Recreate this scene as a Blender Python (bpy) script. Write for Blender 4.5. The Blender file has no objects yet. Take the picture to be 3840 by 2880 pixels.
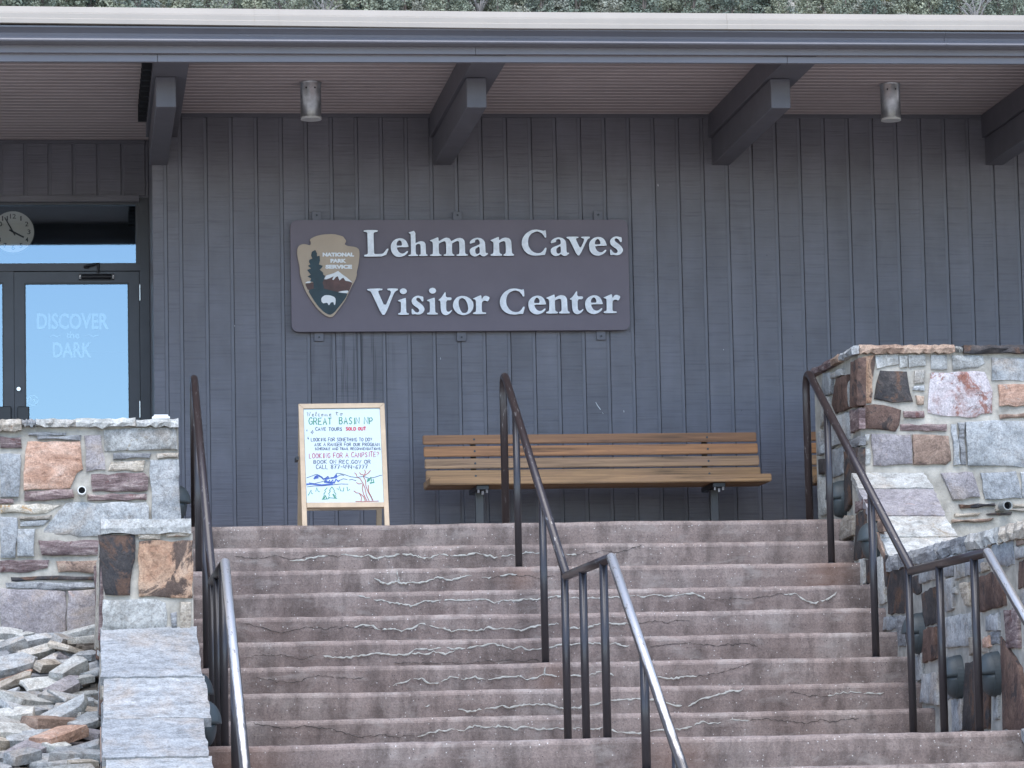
import bpy, bmesh, math, random
from mathutils import Vector, Matrix
from mathutils.geometry import tessellate_polygon
random.seed(7)
SC = bpy.context.scene
COL = SC.collection

# ------------------------------------------------------------------ camera
YAW, PITCH, ROLL = 0.1231, 0.1069, 0.0208
CAM = Vector((0.0, -25.966, -1.611))
FPX = 13312.0                                   # focal length in photo pixels (3840 wide)
fw = Vector((math.sin(YAW)*math.cos(PITCH), math.cos(YAW)*math.cos(PITCH), math.sin(PITCH)))
rt0 = Vector((math.cos(YAW), -math.sin(YAW), 0)); dn0 = fw.cross(rt0)
RT = math.cos(ROLL)*rt0 + math.sin(ROLL)*dn0
DN = -math.sin(ROLL)*rt0 + math.cos(ROLL)*dn0
cam_d = bpy.data.cameras.new('camera'); cam = bpy.data.objects.new('camera', cam_d); COL.objects.link(cam)
cam_d.sensor_width = 36; cam_d.lens = FPX/3840*36; cam_d.clip_start = 0.1; cam_d.clip_end = 5000
M = Matrix(((RT.x, -DN.x, -fw.x, CAM.x), (RT.y, -DN.y, -fw.y, CAM.y), (RT.z, -DN.z, -fw.z, CAM.z), (0, 0, 0, 1)))
cam.matrix_world = M
SC.camera = cam

# ------------------------------------------------------------------ world + sun (bright overcast)
SUN_EL, SUN_AZ = math.radians(60), math.radians(188)      # azimuth clockwise from +Y
w = bpy.data.worlds.new('World'); SC.world = w; w.use_nodes = True
nt = w.node_tree; bg = nt.nodes['Background']
sky = nt.nodes.new('ShaderNodeTexSky'); sky.sky_type = 'NISHITA'; sky.sun_disc = False
sky.sun_elevation = SUN_EL; sky.sun_rotation = SUN_AZ
sky.altitude = 2000; sky.air_density = 1.0; sky.dust_density = 2.0; sky.ozone_density = 1.0
hs = nt.nodes.new('ShaderNodeHueSaturation'); hs.inputs['Saturation'].default_value = 0.95
nt.links.new(sky.outputs[0], hs.inputs['Color']); nt.links.new(hs.outputs[0], bg.inputs[0]); bg.inputs[1].default_value = 0.15
sd = bpy.data.lights.new('sun', 'SUN'); sd.energy = 1.15; sd.angle = math.radians(55); sd.color = (1.0, 0.97, 0.93)
sun = bpy.data.objects.new('sun', sd); COL.objects.link(sun)
sdir = Vector((math.sin(SUN_AZ)*math.cos(SUN_EL), math.cos(SUN_AZ)*math.cos(SUN_EL), math.sin(SUN_EL)))
sun.rotation_euler = sdir.to_track_quat('Z', 'Y').to_euler(); sun.location = (0, -20, 30)
vs = SC.view_settings; vs.view_transform = 'Standard'; vs.look = 'None'; vs.gamma = 1; vs.exposure = 1.56
vs.use_curve_mapping = False

# ------------------------------------------------------------------ photo pixel -> point on a real plane of the place
def ray(x, y): return RT*((x-1920)/FPX) + DN*((y-1440)/FPX) + fw
def onY(x, y, Y): d = ray(x, y); return CAM + d*((Y-CAM.y)/d.y)
def onX(x, y, X): d = ray(x, y); return CAM + d*((X-CAM.x)/d.x)
def onZ(x, y, Z): d = ray(x, y); return CAM + d*((Z-CAM.z)/d.z)
def onP(x, y, p, n): d = ray(x, y); return CAM + d*((p-CAM).dot(n)/d.dot(n))

# ------------------------------------------------------------------ mesh helpers
class MB:
    def __init__(s): s.v = []; s.f = []
    def add(s, v, f):
        o = len(s.v); s.v += [tuple(p) for p in v]; s.f += [tuple(i+o for i in q) for q in f]; return s
    def box(s, x0, x1, y0, y1, z0, z1):
        return s.add([(x0,y0,z0),(x1,y0,z0),(x1,y1,z0),(x0,y1,z0),(x0,y0,z1),(x1,y0,z1),(x1,y1,z1),(x0,y1,z1)],
                     [(0,3,2,1),(4,5,6,7),(0,1,5,4),(1,2,6,5),(2,3,7,6),(3,0,4,7)])
    def tube(s, pts, r, n=12, cap=True):
        pts = [Vector(p) for p in pts]; rings = []; up = None
        for i, p in enumerate(pts):
            t = (pts[min(i+1, len(pts)-1)]-pts[max(i-1, 0)]).normalized()
            if up is None:
                a = Vector((1,0,0)) if abs(t.x) < .9 else Vector((0,1,0)); up = t.cross(a).normalized()
            up = (up - t*up.dot(t)).normalized(); b = t.cross(up)
            rr = r[i] if isinstance(r, (list, tuple)) else r
            rings.append([p + (up*math.cos(2*math.pi*k/n)+b*math.sin(2*math.pi*k/n))*rr for k in range(n)])
        v = [q for R_ in rings for q in R_]; f = []
        for i in range(len(rings)-1):
            for k in range(n): f.append((i*n+k, i*n+(k+1)%n, (i+1)*n+(k+1)%n, (i+1)*n+k))
        if cap: f.append(tuple(range(n-1, -1, -1))); f.append(tuple((len(rings)-1)*n+k for k in range(n)))
        return s.add(v, f)
    def build(s, name, mat, parent=None, smooth=False, bevel=0, segs=1):
        me = bpy.data.meshes.new(name); me.from_pydata(s.v, [], s.f); me.validate()
        bm = bmesh.new(); bm.from_mesh(me)
        bmesh.ops.recalc_face_normals(bm, faces=bm.faces)
        if bevel:
            bmesh.ops.bevel(bm, geom=[e for e in bm.edges if len(e.link_faces) == 2 and e.calc_face_angle(0) > .5], offset=bevel, segments=segs, affect='EDGES', clamp_overlap=True)
        bm.to_mesh(me); bm.free()
        if smooth:
            for p in me.polygons: p.use_smooth = True
        return link(name, me, mat, parent)
def link(name, me, mat=None, parent=None):
    o = bpy.data.objects.new(name, me); COL.objects.link(o)
    if mat is not None and me is not None and not me.materials: me.materials.append(mat)
    if parent is not None:
        o.parent = parent
        if parent.type == 'EMPTY' and not parent.get('_local'): o.location = -parent.location
    return o
def thing(name, label, cat, loc=(0,0,0), group=None, local=False):
    o = bpy.data.objects.new(name, None); COL.objects.link(o); o.location = loc; o.empty_display_size = .1
    o['label'] = label; o['category'] = cat
    if group: o['group'] = group
    if local: o['_local'] = 1
    return o
def structure(o): o['kind'] = 'structure'; return o
def copy_thing(src, loc, rot=None, label=None, scale=None):
    r = src.copy(); COL.objects.link(r); r.location = loc
    if rot is not None: r.rotation_euler = rot
    if scale is not None: r.scale = scale
    if label: r['label'] = label
    for ch in list(src.children):
        c = ch.copy(); COL.objects.link(c); c.parent = r
        for g in list(ch.children):
            d = g.copy(); COL.objects.link(d); d.parent = c
    return r
def solid(loops, front, depth_vec):
    """loops: list of 2D loops (outer, holes...); front(u,v)->3D point of the front face; depth_vec goes back."""
    m = MB(); L3 = [[Vector((u, v, 0)) for u, v in L] for L in loops]
    flat = [p for L in L3 for p in L]; n = len(flat)
    F = [Vector(front(p.x, p.y)) for p in flat]; B = [p + depth_vec for p in F]
    tri = tessellate_polygon(L3)
    f = [tuple(t) for t in tri] + [tuple(i+n for i in reversed(t)) for t in tri]
    o = 0
    for L in L3:
        k = len(L)
        for i in range(k): a, b = o+i, o+(i+1)%k; f.append((a, b, b+n, a+n))
        o += k
    return m.add(F+B, f)
def ribbon(m, pts, nrm, width, lift=.002, hump=.002):
    pts = [Vector(p) for p in pts]; nrm = Vector(nrm).normalized(); v = []; f = []
    for i, p in enumerate(pts):
        t = (pts[min(i+1, len(pts)-1)]-pts[max(i-1, 0)]).normalized(); s_ = t.cross(nrm).normalized()
        wd = width*(random.uniform(.35, 1.6) if hump else 1)*.5*(.35 if hump and i in (0, len(pts)-1) else 1)
        v += [p+s_*wd+nrm*lift, p+nrm*(lift+hump), p-s_*wd+nrm*lift]
    for i in range(len(pts)-1):
        a = 3*i; f += [(a, a+1, a+4, a+3), (a+1, a+2, a+5, a+4)]
    m.add(v, f)
def densify(pts, seg, jit):
    out = []
    for a, b in zip(pts, pts[1:]):
        a = Vector(a); b = Vector(b); n = max(1, int((b-a).length/seg))
        for i in range(n):
            p = a.lerp(b, i/n)
            if i or not out: out.append(p + Vector((random.uniform(-jit, jit), random.uniform(-jit, jit), 0))[:len(p)] if len(p) == 3 else p + Vector((random.uniform(-jit, jit), random.uniform(-jit, jit))))
            else: out.append(p)
    out.append(Vector(pts[-1])); return out

# ------------------------------------------------------------------ materials
def new_mat(name):
    m = bpy.data.materials.new(name); m.use_nodes = True
    return m, m.node_tree, m.node_tree.nodes['Principled BSDF']
def N(nt, t, **kw):
    n = nt.nodes.new(t)
    for k, v in kw.items(): setattr(n, k, v)
    return n
def coords(nt, scale=(1,1,1), rand=True, loc=None):
    tc = N(nt, 'ShaderNodeTexCoord'); mp = N(nt, 'ShaderNodeMapping'); mp.inputs['Scale'].default_value = scale
    src = tc.outputs['Object']
    if rand:
        oi = N(nt, 'ShaderNodeObjectInfo'); ml = N(nt, 'ShaderNodeMath', operation='MULTIPLY'); ml.inputs[1].default_value = 37.0
        nt.links.new(oi.outputs['Random'], ml.inputs[0])
        va = N(nt, 'ShaderNodeVectorMath', operation='ADD'); nt.links.new(src, va.inputs[0]); nt.links.new(ml.outputs[0], va.inputs[1]); src = va.outputs[0]
    nt.links.new(src, mp.inputs['Vector']); return mp.outputs[0]
def noise(nt, vec, scale, detail=5, rough=.6, dist=0):
    n = N(nt, 'ShaderNodeTexNoise'); n.inputs['Scale'].default_value = scale; n.inputs['Detail'].default_value = detail
    n.inputs['Roughness'].default_value = rough; n.inputs['Distortion'].default_value = dist
    nt.links.new(vec, n.inputs['Vector']); return n.outputs['Fac']
def ramp(nt, fac, stops):
    r = N(nt, 'ShaderNodeValToRGB'); e = r.color_ramp.elements
    while len(e) < len(stops): e.new(.5)
    for k, (p, c) in enumerate(stops):
        e[k].position = p; e[k].color = (*c, 1) if len(c) == 3 else c
    nt.links.new(fac, r.inputs[0]); return r.outputs[0]
def mix(nt, fac, a, b, mode='MIX'):
    m = N(nt, 'ShaderNodeMix', data_type='RGBA', blend_type=mode)
    for sock, v in ((m.inputs[0], fac), (m.inputs[6], a), (m.inputs[7], b)):
        if isinstance(v, (int, float)): sock.default_value = v
        elif isinstance(v, tuple): sock.default_value = (*v, 1) if len(v) == 3 else v
        else: nt.links.new(v, sock)
    return m.outputs[2]
def bump(nt, b, h, strength=.5, dist=.01, prev=None):
    n = N(nt, 'ShaderNodeBump'); n.inputs['Strength'].default_value = strength; n.inputs['Distance'].default_value = dist
    nt.links.new(h, n.inputs['Height'])
    if prev is not None: nt.links.new(prev, n.inputs['Normal'])
    nt.links.new(n.outputs[0], b.inputs['Normal']); return n.outputs[0]
def simple(name, c, rough=.6, metal=0, var=.12, scale=6, bmp=0, spec=.5, bscale=60):
    m, nt, b = new_mat(name); v = coords(nt)
    f = noise(nt, v, scale)
    lo = tuple(x*(1-var) for x in c); hi = tuple(min(1, x*(1+var)) for x in c)
    nt.links.new(ramp(nt, f, [(.3, lo), (.7, hi)]), b.inputs['Base Color'])
    b.inputs['Roughness'].default_value = rough; b.inputs['Metallic'].default_value = metal
    b.inputs['Specular IOR Level'].default_value = spec
    if bmp: bump(nt, b, noise(nt, v, bscale, 4), bmp, .004)
    return m
MAT = {}
# painted rough-sawn siding board
def siding(name, c, rough=.55):
    m, nt, b = new_mat(name); v = coords(nt, (1, 1, 1))
    saw = noise(nt, coords(nt, (2.4, 2.4, 72)), 1.0, 2, .5, .1); fine = noise(nt, coords(nt, (40, 40, 150)), 1.0, 3)
    big = noise(nt, coords(nt, (3, 3, .7)), 1.0, 4); patch = noise(nt, coords(nt, (1, 1, 1)), 2.2, 5, .65)
    base = ramp(nt, big, [(.25, tuple(x*.84 for x in c)), (.75, tuple(x*1.14 for x in c))])
    base = mix(nt, .6, base, ramp(nt, patch, [(.35, (.80,.78,.76)), (.65, (1.1,1.1,1.12))]), 'MULTIPLY')
    dark = ramp(nt, saw, [(.30, (.42, .42, .46)), (.45, (.95, .95, .95)), (.60, (1.02, 1.02, 1.02)), (.74, (1.25, 1.25, 1.24))])
    col = mix(nt, .30, base, dark, 'MULTIPLY')
    # run-off streaks on the boards under the emblem end of the sign
    tc = N(nt, 'ShaderNodeTexCoord'); mp = N(nt, 'ShaderNodeMapping'); mp.inputs['Scale'].default_value = (34, 1, .9)
    nt.links.new(tc.outputs['Object'], mp.inputs['Vector']); st = noise(nt, mp.outputs[0], 1.0, 4, .6)
    mp2 = N(nt, 'ShaderNodeMapping'); mp2.inputs['Location'].default_value = (-2.03*2.6, 0, -1.36*2.2); mp2.inputs['Scale'].default_value = (2.6, .1, 2.2)
    nt.links.new(tc.outputs['Object'], mp2.inputs['Vector']); ln = N(nt, 'ShaderNodeVectorMath', operation='LENGTH'); nt.links.new(mp2.outputs[0], ln.inputs[0])
    area = ramp(nt, ln.outputs['Value'], [(.45, (1,1,1)), (.95, (0,0,0))])
    k = N(nt, 'ShaderNodeMath', operation='MULTIPLY'); nt.links.new(ramp(nt, st, [(.50, (0,0,0)), (.60, (.75,.75,.75))]), k.inputs[0]); nt.links.new(area, k.inputs[1])
    col = mix(nt, k.outputs[0], col, tuple(x*.36 for x in c))
    # bird specks
    vo = N(nt, 'ShaderNodeTexVoronoi'); vo.inputs['Scale'].default_value = 5; nt.links.new(v, vo.inputs['Vector'])
    col = mix(nt, ramp(nt, vo.outputs['Distance'], [(.020, (.6,.6,.6)), (.032, (0,0,0))]), col, tuple(x*.35 for x in c))
    nt.links.new(col, b.inputs['Base Color'])
    b.inputs['Roughness'].default_value = rough
    p = bump(nt, b, saw, .65, .005); bump(nt, b, fine, .3, .002, p); return m
MAT['siding'] = siding('siding_paint', (.160, .154, .168))
MAT['groove'] = simple('groove_paint', (.180, .175, .192), .5, var=.08)
MAT['beam'] = simple('beam_paint', (.120, .116, .130), .5, var=.1, bmp=.15)
MAT['trim'] = simple('trim_paint', (.185, .176, .192), .4, var=.07, scale=2, bmp=.05)
MAT['gutter'] = simple('gutter_paint', (.160, .156, .172), .32, var=.06, scale=2)
MAT['roof'] = simple('cream_roof_metal', (.375, .328, .275), .4, var=.06, scale=3)
MAT['soffit'] = simple('soffit_paint', (.42, .355, .345), .6, var=.10, scale=1.5, bmp=.1)
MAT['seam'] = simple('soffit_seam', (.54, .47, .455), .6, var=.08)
MAT['bracket'] = simple('bracket_paint', (.140, .134, .148), .5)
MAT['frame'] = simple('bronze_frame', (.055, .055, .062), .35, metal=.3, var=.1)
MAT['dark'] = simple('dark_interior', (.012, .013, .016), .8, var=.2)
MAT['black'] = simple('black_metal', (.015, .015, .018), .35, var=.1)
MAT['chrome'] = simple('bright_metal', (.6, .6, .6), .25, metal=1)
MAT['sign'] = simple('sign_paint', (.142, .112, .130), .45, var=.08, scale=3, bmp=.05)
MAT['tan'] = simple('emblem_tan', (.46, .35, .245), .5, var=.06)
MAT['emb_brown'] = simple('emblem_brown', (.10, .045, .035), .5, var=.35, scale=14)
MAT['emb_green'] = simple('emblem_green', (.016, .040, .048), .5, var=.3, scale=14)
MAT['white'] = simple('white_paint', (.82, .82, .80), .5, var=.03)
MAT['letter'] = simple('letter_face', (.84, .85, .86), .38, var=.14, scale=24)
MAT['letter_side'] = simple('letter_edge', (.05, .055, .065), .5)
MAT['can'] = simple('galvanized_can', (.46, .46, .46), .32, metal=.75, var=.3, scale=18)
MAT['lens'] = simple('lamp_glass', (.62, .62, .60), .2, var=.03)
MAT['board'] = simple('whiteboard', (.44, .54, .565), .2, var=.015)
MAT['pine'] = simple('pine_frame', (.53, .40, .27), .6, var=.12, scale=12)
MAT['lamp'] = simple('lamp_grey_green', (.052, .064, .067), .5, var=.15, bmp=.1)
MAT['pvc'] = simple('white_pvc', (.75, .74, .70), .4, var=.05)
MAT['pipe_grey'] = simple('grey_pvc', (.25, .26, .25), .5, var=.05)
def ink(name, c): MAT[name] = simple(name, c, .5, var=.05)
for n_, c_ in (('ink_black', (.045, .05, .055)), ('ink_green', (.03, .22, .13)), ('ink_red', (.48, .04, .07)), ('ink_blue', (.02, .08, .33)), ('ink_navy', (.05, .07, .13)), ('ink_brown', (.33, .12, .09)), ('ink_violet', (.36, .05, .10))): ink(n_, c_)
# weathered bench planks
def plank(name, c):
    m, nt, b = new_mat(name)
    g = noise(nt, coords(nt, (1.2, 30, 45)), 1.0, 6, .62, .6); wthr = noise(nt, coords(nt, (2, 4, 8)), 1.2, 5, .65)
    col = ramp(nt, g, [(.30, tuple(x*.36 for x in c)), (.48, c), (.70, tuple(min(1, x*1.45) for x in c))])
    grey = mix(nt, ramp(nt, wthr, [(.50, (0,0,0)), (.66, (.75,.75,.75))]), col, (c[0]*.92, c[1]*.92, c[2]*1.05))
    nt.links.new(grey, b.inputs['Base Color']); b.inputs['Roughness'].default_value = .55; bump(nt, b, g, .35, .003); return m
MAT['slat_a'] = plank('brown_plank', (.285, .140, .062)); MAT['slat_b'] = plank('orange_plank', (.390, .185, .074))
MAT['slat_c'] = plank('weathered_plank', (.375, .228, .122)); MAT['slat_d'] = plank('worn_plank', (.345, .200, .092))
# handrails
def rail_mat(name, paint, metal_c, lo, hi, mrough, top=False):
    m, nt, b = new_mat(name); v = coords(nt)
    f = ramp(nt, noise(nt, coords(nt, (30, 5, 5)), 2.2, 6, .7), [(lo, (0,0,0)), (hi, (1,1,1))])
    if top:                                  # hands have rubbed the paint off the upper side
        ge = N(nt, 'ShaderNodeNewGeometry'); sp = N(nt, 'ShaderNodeSeparateXYZ'); nt.links.new(ge.outputs['Normal'], sp.inputs[0])
        tm = N(nt, 'ShaderNodeMath', operation='MULTIPLY_ADD'); nt.links.new(noise(nt, coords(nt, (30, 3, 3)), 2.0, 5), tm.inputs[0]); tm.inputs[1].default_value = .5; nt.links.new(sp.outputs[2], tm.inputs[2])
        kk = N(nt, 'ShaderNodeMath', operation='MULTIPLY'); nt.links.new(ramp(nt, tm.outputs[0], [(.58, (0,0,0)), (.82, (1,1,1))]), kk.inputs[0]); nt.links.new(f, kk.inputs[1]); f = kk.outputs[0]
    nt.links.new(mix(nt, f, paint, metal_c), b.inputs['Base Color'])
    nt.links.new(f, b.inputs['Metallic'])
    rr = N(nt, 'ShaderNodeMapRange'); rr.inputs[3].default_value = .30; rr.inputs[4].default_value = mrough
    nt.links.new(f, rr.inputs[0]); nt.links.new(rr.outputs[0], b.inputs['Roughness'])
    b.inputs['Specular IOR Level'].default_value = .55
    bump(nt, b, noise(nt, v, 60, 3), .06, .002); return m
MAT['rail'] = rail_mat('rail_paint', (.034, .024, .023), (.42, .40, .38), .60, .74, .4)
MAT['rail_worn'] = rail_mat('rail_worn_metal', (.060, .050, .047), (.80, .74, .67), .30, .44, .46, True)
MAT['post'] = rail_mat('post_paint', (.034, .030, .032), (.3, .3, .3), .80, .92, .5)
# step concrete
def concrete():
    m, nt, b = new_mat('step_concrete'); v = coords(nt)
    big = noise(nt, coords(nt, (1.3, 1.3, 1.3)), 1.6, 5, .6); mid = noise(nt, coords(nt, (5, 5, 1.8)), 1.4, 5, .65); fine = noise(nt, v, 85, 5, .75)
    c = ramp(nt, big, [(.30, (.225, .170, .148)), (.52, (.292, .230, .203)), (.72, (.345, .292, .262))])
    c = mix(nt, ramp(nt, mid, [(.46, (0,0,0)), (.64, (.72,.72,.72))]), c, (.112, .086, .076))
    c = mix(nt, .5, c, ramp(nt, fine, [(.32, (.30,.28,.28)), (.50, (1,1,1)), (.68, (1.45,1.45,1.45))]), 'MULTIPLY')
    drip = noise(nt, coords(nt, (9, 9, 1.6)), 1.0, 5, .62); blot = noise(nt, coords(nt, (2.4, 2.4, 6)), 1.5, 6, .7, .4)
    c = mix(nt, ramp(nt, drip, [(.50, (0,0,0)), (.66, (.46,.46,.46))]), c, (.105, .080, .070))
    c = mix(nt, ramp(nt, blot, [(.54, (0,0,0)), (.66, (.42,.42,.42))]), c, (.40, .355, .32))
    vp = N(nt, 'ShaderNodeTexVoronoi'); vp.inputs['Scale'].default_value = 120; nt.links.new(v, vp.inputs['Vector'])
    c = mix(nt, ramp(nt, vp.outputs['Distance'], [(.12, (.5,.5,.5)), (.22, (0,0,0))]), c, ramp(nt, vp.outputs['Color'], [(.45, (.07,.055,.05)), (.55, (.52,.47,.43))]))
    vo = N(nt, 'ShaderNodeTexVoronoi'); vo.inputs['Scale'].default_value = 42; nt.links.new(v, vo.inputs['Vector'])
    sp = ramp(nt, vo.outputs['Distance'], [(.10, (1,1,1)), (.17, (0,0,0))])
    sel = N(nt, 'ShaderNodeSeparateColor'); nt.links.new(vo.outputs['Color'], sel.inputs[0])
    def pick(out, th):
        g = N(nt, 'ShaderNodeMath', operation='GREATER_THAN'); nt.links.new(out, g.inputs[0]); g.inputs[1].default_value = th
        q = N(nt, 'ShaderNodeMath', operation='MULTIPLY'); nt.links.new(g.outputs[0], q.inputs[0]); nt.links.new(sp, q.inputs[1]); return q.outputs[0]
    c = mix(nt, pick(sel.outputs[0], .70), c, (.66, .62, .58)); c = mix(nt, pick(sel.outputs[1], .82), c, (.08, .06, .06))
    # rust stains bled from the rail post feet
    tc = N(nt, 'ShaderNodeTexCoord')
    for p, r in (((2.87, -3.05, -.40), .16), ((2.87, -4.28, -1.07), .18), ((3.05, -7.84, -1.60), .26), ((.78, -7.84, -1.6), .30), ((4.9, -3.05, -.42), .2)):
        mp = N(nt, 'ShaderNodeVectorMath', operation='DISTANCE'); nt.links.new(tc.outputs['Object'], mp.inputs[0]); mp.inputs[1].default_value = p
        ad = N(nt, 'ShaderNodeMath', operation='MULTIPLY_ADD'); nt.links.new(big, ad.inputs[0]); ad.inputs[1].default_value = .25; nt.links.new(mp.outputs['Value'], ad.inputs[2])
        c = mix(nt, ramp(nt, ad.outputs[0], [(r*.55, (.40,.40,.40)), (r+.12, (0,0,0))]), c, (.26, .135, .085))
    nt.links.new(c, b.inputs['Base Color']); b.inputs['Roughness'].default_value = .85
    p = bump(nt, b, fine, .5, .004); bump(nt, b, mid, .3, .006, p); return m
MAT['step'] = concrete()
MAT['seal'] = simple('white_sealant', (.385, .375, .335), .7, var=.25, scale=40, bmp=.4)
MAT['crack'] = simple('open_crack', (.05, .042, .04), .9)
MAT['mortar'] = simple('mortar', (.40, .372, .318), .95, var=.34, scale=9, bmp=1.0, bscale=60)
# stone families: base ramp colours + blotch colour, stretch gives bedding
def stone_mat(name, cols, blotch, th, stretch=(1,1,1), bstr=.6, gs=6.5, warm=0):
    m, nt, b = new_mat(name); vs_ = coords(nt, stretch)
    f = noise(nt, vs_, 5.5, 9, .70, .7); g = noise(nt, coords(nt), gs, 8, .72, 1.0); h = noise(nt, coords(nt), 95, 5, .75); k = noise(nt, coords(nt), 22, 6, .7, .4)
    ve = noise(nt, vs_, 3.2, 4, .6, 1.6)
    c = ramp(nt, f, [(.33, cols[0]), (.50, cols[1]), (.66, cols[2])])
    c = mix(nt, ramp(nt, g, [(th, (0,0,0)), (th+.05, (.85,.85,.85))]), c, blotch)
    if warm: c = mix(nt, ramp(nt, noise(nt, coords(nt), 2.6, 6, .7, .6), [(.50, (0,0,0)), (.68, (warm, warm, warm))]), c, (.42, .33, .245))
    c = mix(nt, .75, c, ramp(nt, k, [(.34, (.62,.60,.58)), (.50, (1,1,1)), (.66, (1.22,1.22,1.22))]), 'MULTIPLY')
    c = mix(nt, .75, c, ramp(nt, h, [(.30, (.42,.42,.42)), (.52, (1,1,1)), (.72, (1.4,1.4,1.4))]), 'MULTIPLY')
    c = mix(nt, .32, c, ramp(nt, ve, [(.470, (1,1,1)), (.492, (.40,.38,.36)), (.500, (.40,.38,.36)), (.520, (1,1,1))]), 'MULTIPLY')
    oi = N(nt, 'ShaderNodeObjectInfo'); vr = ramp(nt, oi.outputs['Random'], [(0, (.82,.82,.83)), (1, (1.15,1.13,1.1))])
    c = mix(nt, 1.0, c, vr, 'MULTIPLY')
    nt.links.new(c, b.inputs['Base Color']); b.inputs['Roughness'].default_value = .8
    p = bump(nt, b, f, bstr, .02); p = bump(nt, b, k, min(.5, bstr), .01, p); bump(nt, b, h, .4, .004, p); return m
ST = {
 'g': stone_mat('grey_blue_stone', ((.23,.245,.255), (.35,.365,.37), (.47,.475,.47)), (.40,.34,.29), .66, warm=.6),
 'w': stone_mat('pale_striated_stone', ((.27,.27,.25), (.46,.46,.43), (.58,.58,.55)), (.33,.29,.22), .60, (1.2,1.2,1.2), warm=.55),
 'o': stone_mat('orange_stone', ((.36,.20,.13), (.56,.35,.25), (.64,.46,.36)), (.48,.40,.35), .60, (.8,.8,2)),
 'r': stone_mat('rust_stone', ((.065,.036,.028), (.140,.084,.064), (.225,.145,.108)), (.035,.03,.03), .54),
 'R': stone_mat('orange_black_stone', ((.33,.18,.11), (.45,.29,.19), (.55,.40,.29)), (.045,.032,.03), .505, gs=3.0),
 'k': stone_mat('black_stone', ((.022,.022,.026), (.05,.045,.045), (.105,.085,.075)), (.13,.072,.046), .525, gs=4.2),
 'm': stone_mat('maroon_banded_stone', ((.085,.05,.05), (.21,.15,.145), (.44,.36,.33)), (.13,.05,.045), .58, (1,1,5)),
 'p': stone_mat('purple_grey_stone', ((.22,.20,.21), (.32,.295,.30), (.40,.37,.365)), (.40,.31,.28), .60, warm=.6),
 'y': stone_mat('yellow_stained_stone', ((.40,.36,.29), (.55,.50,.41), (.62,.58,.52)), (.42,.22,.06), .54, (1,1,2)),
 't': stone_mat('tan_layered_stone', ((.24,.20,.16), (.42,.37,.30), (.56,.51,.44)), (.26,.16,.11), .60, (1,1,5)),
 'x': stone_mat('red_white_stone', ((.30,.13,.09), (.60,.54,.54), (.66,.62,.62)), (.30,.12,.08), .545),
 'd': stone_mat('dark_grey_layered_stone', ((.13,.13,.135), (.27,.275,.28), (.42,.43,.43)), (.10,.10,.11), .62, (1,1,6)),
 'n': stone_mat('brown_speckled_stone', ((.20,.13,.095), (.34,.235,.175), (.44,.34,.26)), (.12,.08,.065), .58),
 's': stone_mat('grey_ribbed_stone', ((.25,.26,.265), (.345,.355,.355), (.43,.435,.43)), (.38,.34,.29), .66, (.7,3.2,3.2), .10, warm=.5),
}
def glass_mat():
    m, nt, b = new_mat('coated_glass'); nt.nodes.remove(b); out = nt.nodes['Material Output']
    gl = N(nt, 'ShaderNodeBsdfGlossy'); gl.inputs['Roughness'].default_value = .02; gl.inputs['Color'].default_value = (.37, .50, .60, 1)
    tr = N(nt, 'ShaderNodeBsdfTransparent'); tr.inputs['Color'].default_value = (.93, .96, .97, 1)
    mx = N(nt, 'ShaderNodeMixShader'); mx.inputs[0].default_value = .42
    nt.links.new(tr.outputs[0], mx.inputs[1]); nt.links.new(gl.outputs[0], mx.inputs[2]); nt.links.new(mx.outputs[0], out.inputs[0]); return m
MAT['glass'] = glass_mat()
def film_mat():
    m, nt, b = new_mat('etched_film'); out = nt.nodes['Material Output']; nt.nodes.remove(b)
    gl = N(nt, 'ShaderNodeBsdfGlossy'); gl.inputs['Roughness'].default_value = .06; gl.inputs['Color'].default_value = (.265, .35, .405, 1)
    tr = N(nt, 'ShaderNodeBsdfTransparent'); mx = N(nt, 'ShaderNodeMixShader'); mx.inputs[0].default_value = .60
    nt.links.new(tr.outputs[0], mx.inputs[1]); nt.links.new(gl.outputs[0], mx.inputs[2]); nt.links.new(mx.outputs[0], out.inputs[0]); return m
MAT['film'] = film_mat()
MAT['soil'] = simple('dry_soil', (.40, .36, .31), .95, var=.3, scale=2, bmp=.6, bscale=30)
MAT['hill'] = simple('hill_soil', (.36, .33, .27), .95, var=.3, scale=.25)
MAT['gravel'] = simple('rubble_soil', (.10, .088, .075), .95, var=.5, scale=30, bmp=.9, bscale=50)
MAT['paving'] = simple('paving', (.30, .27, .25), .9, var=.15, scale=1.2, bmp=.3)

# ------------------------------------------------------------------ ground, terrain
R_, T_ = .165, .308                       # riser, tread
Y0 = -2.43                                # top nosing
NY = [Y0 - k*T_ for k in range(9)]        # nosings of upper flight
YL = -7.83                                # front of the middle landing
XL, XRW, XRC = .62, 5.20, 5.14            # left cheek face, right parapet face, right cheek face
GZ = -3.20
structure(MB().add([(-1500,-1500,GZ),(1500,-1500,GZ),(1500,1500,GZ),(-1500,1500,GZ)], [(0,1,2,3)]).build('ground', MAT['soil']))
def bank(name, x0, x1, y_top, z_top):
    m = MB(); nx, ny = 14, 26; v = []; f = []
    for j in range(ny+1):
        for i in range(nx+1):
            x = x0+(x1-x0)*i/nx; t = j/ny; y = y_top-6.0*t; z = max(GZ-.05, z_top-.45*(y_top-y))
            v.append((x, y, z+random.uniform(-.02, .02)))
    for j in range(ny):
        for i in range(nx): a = j*(nx+1)+i; f.append((a, a+1, a+nx+2, a+nx+1))
    return structure(m.add(v, f).build(name, MAT['gravel']))
bank('embankment', -6.0, .14, -2.75, -.68); bank('embankment', 5.60, 12.0, -2.75, -.68)
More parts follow.
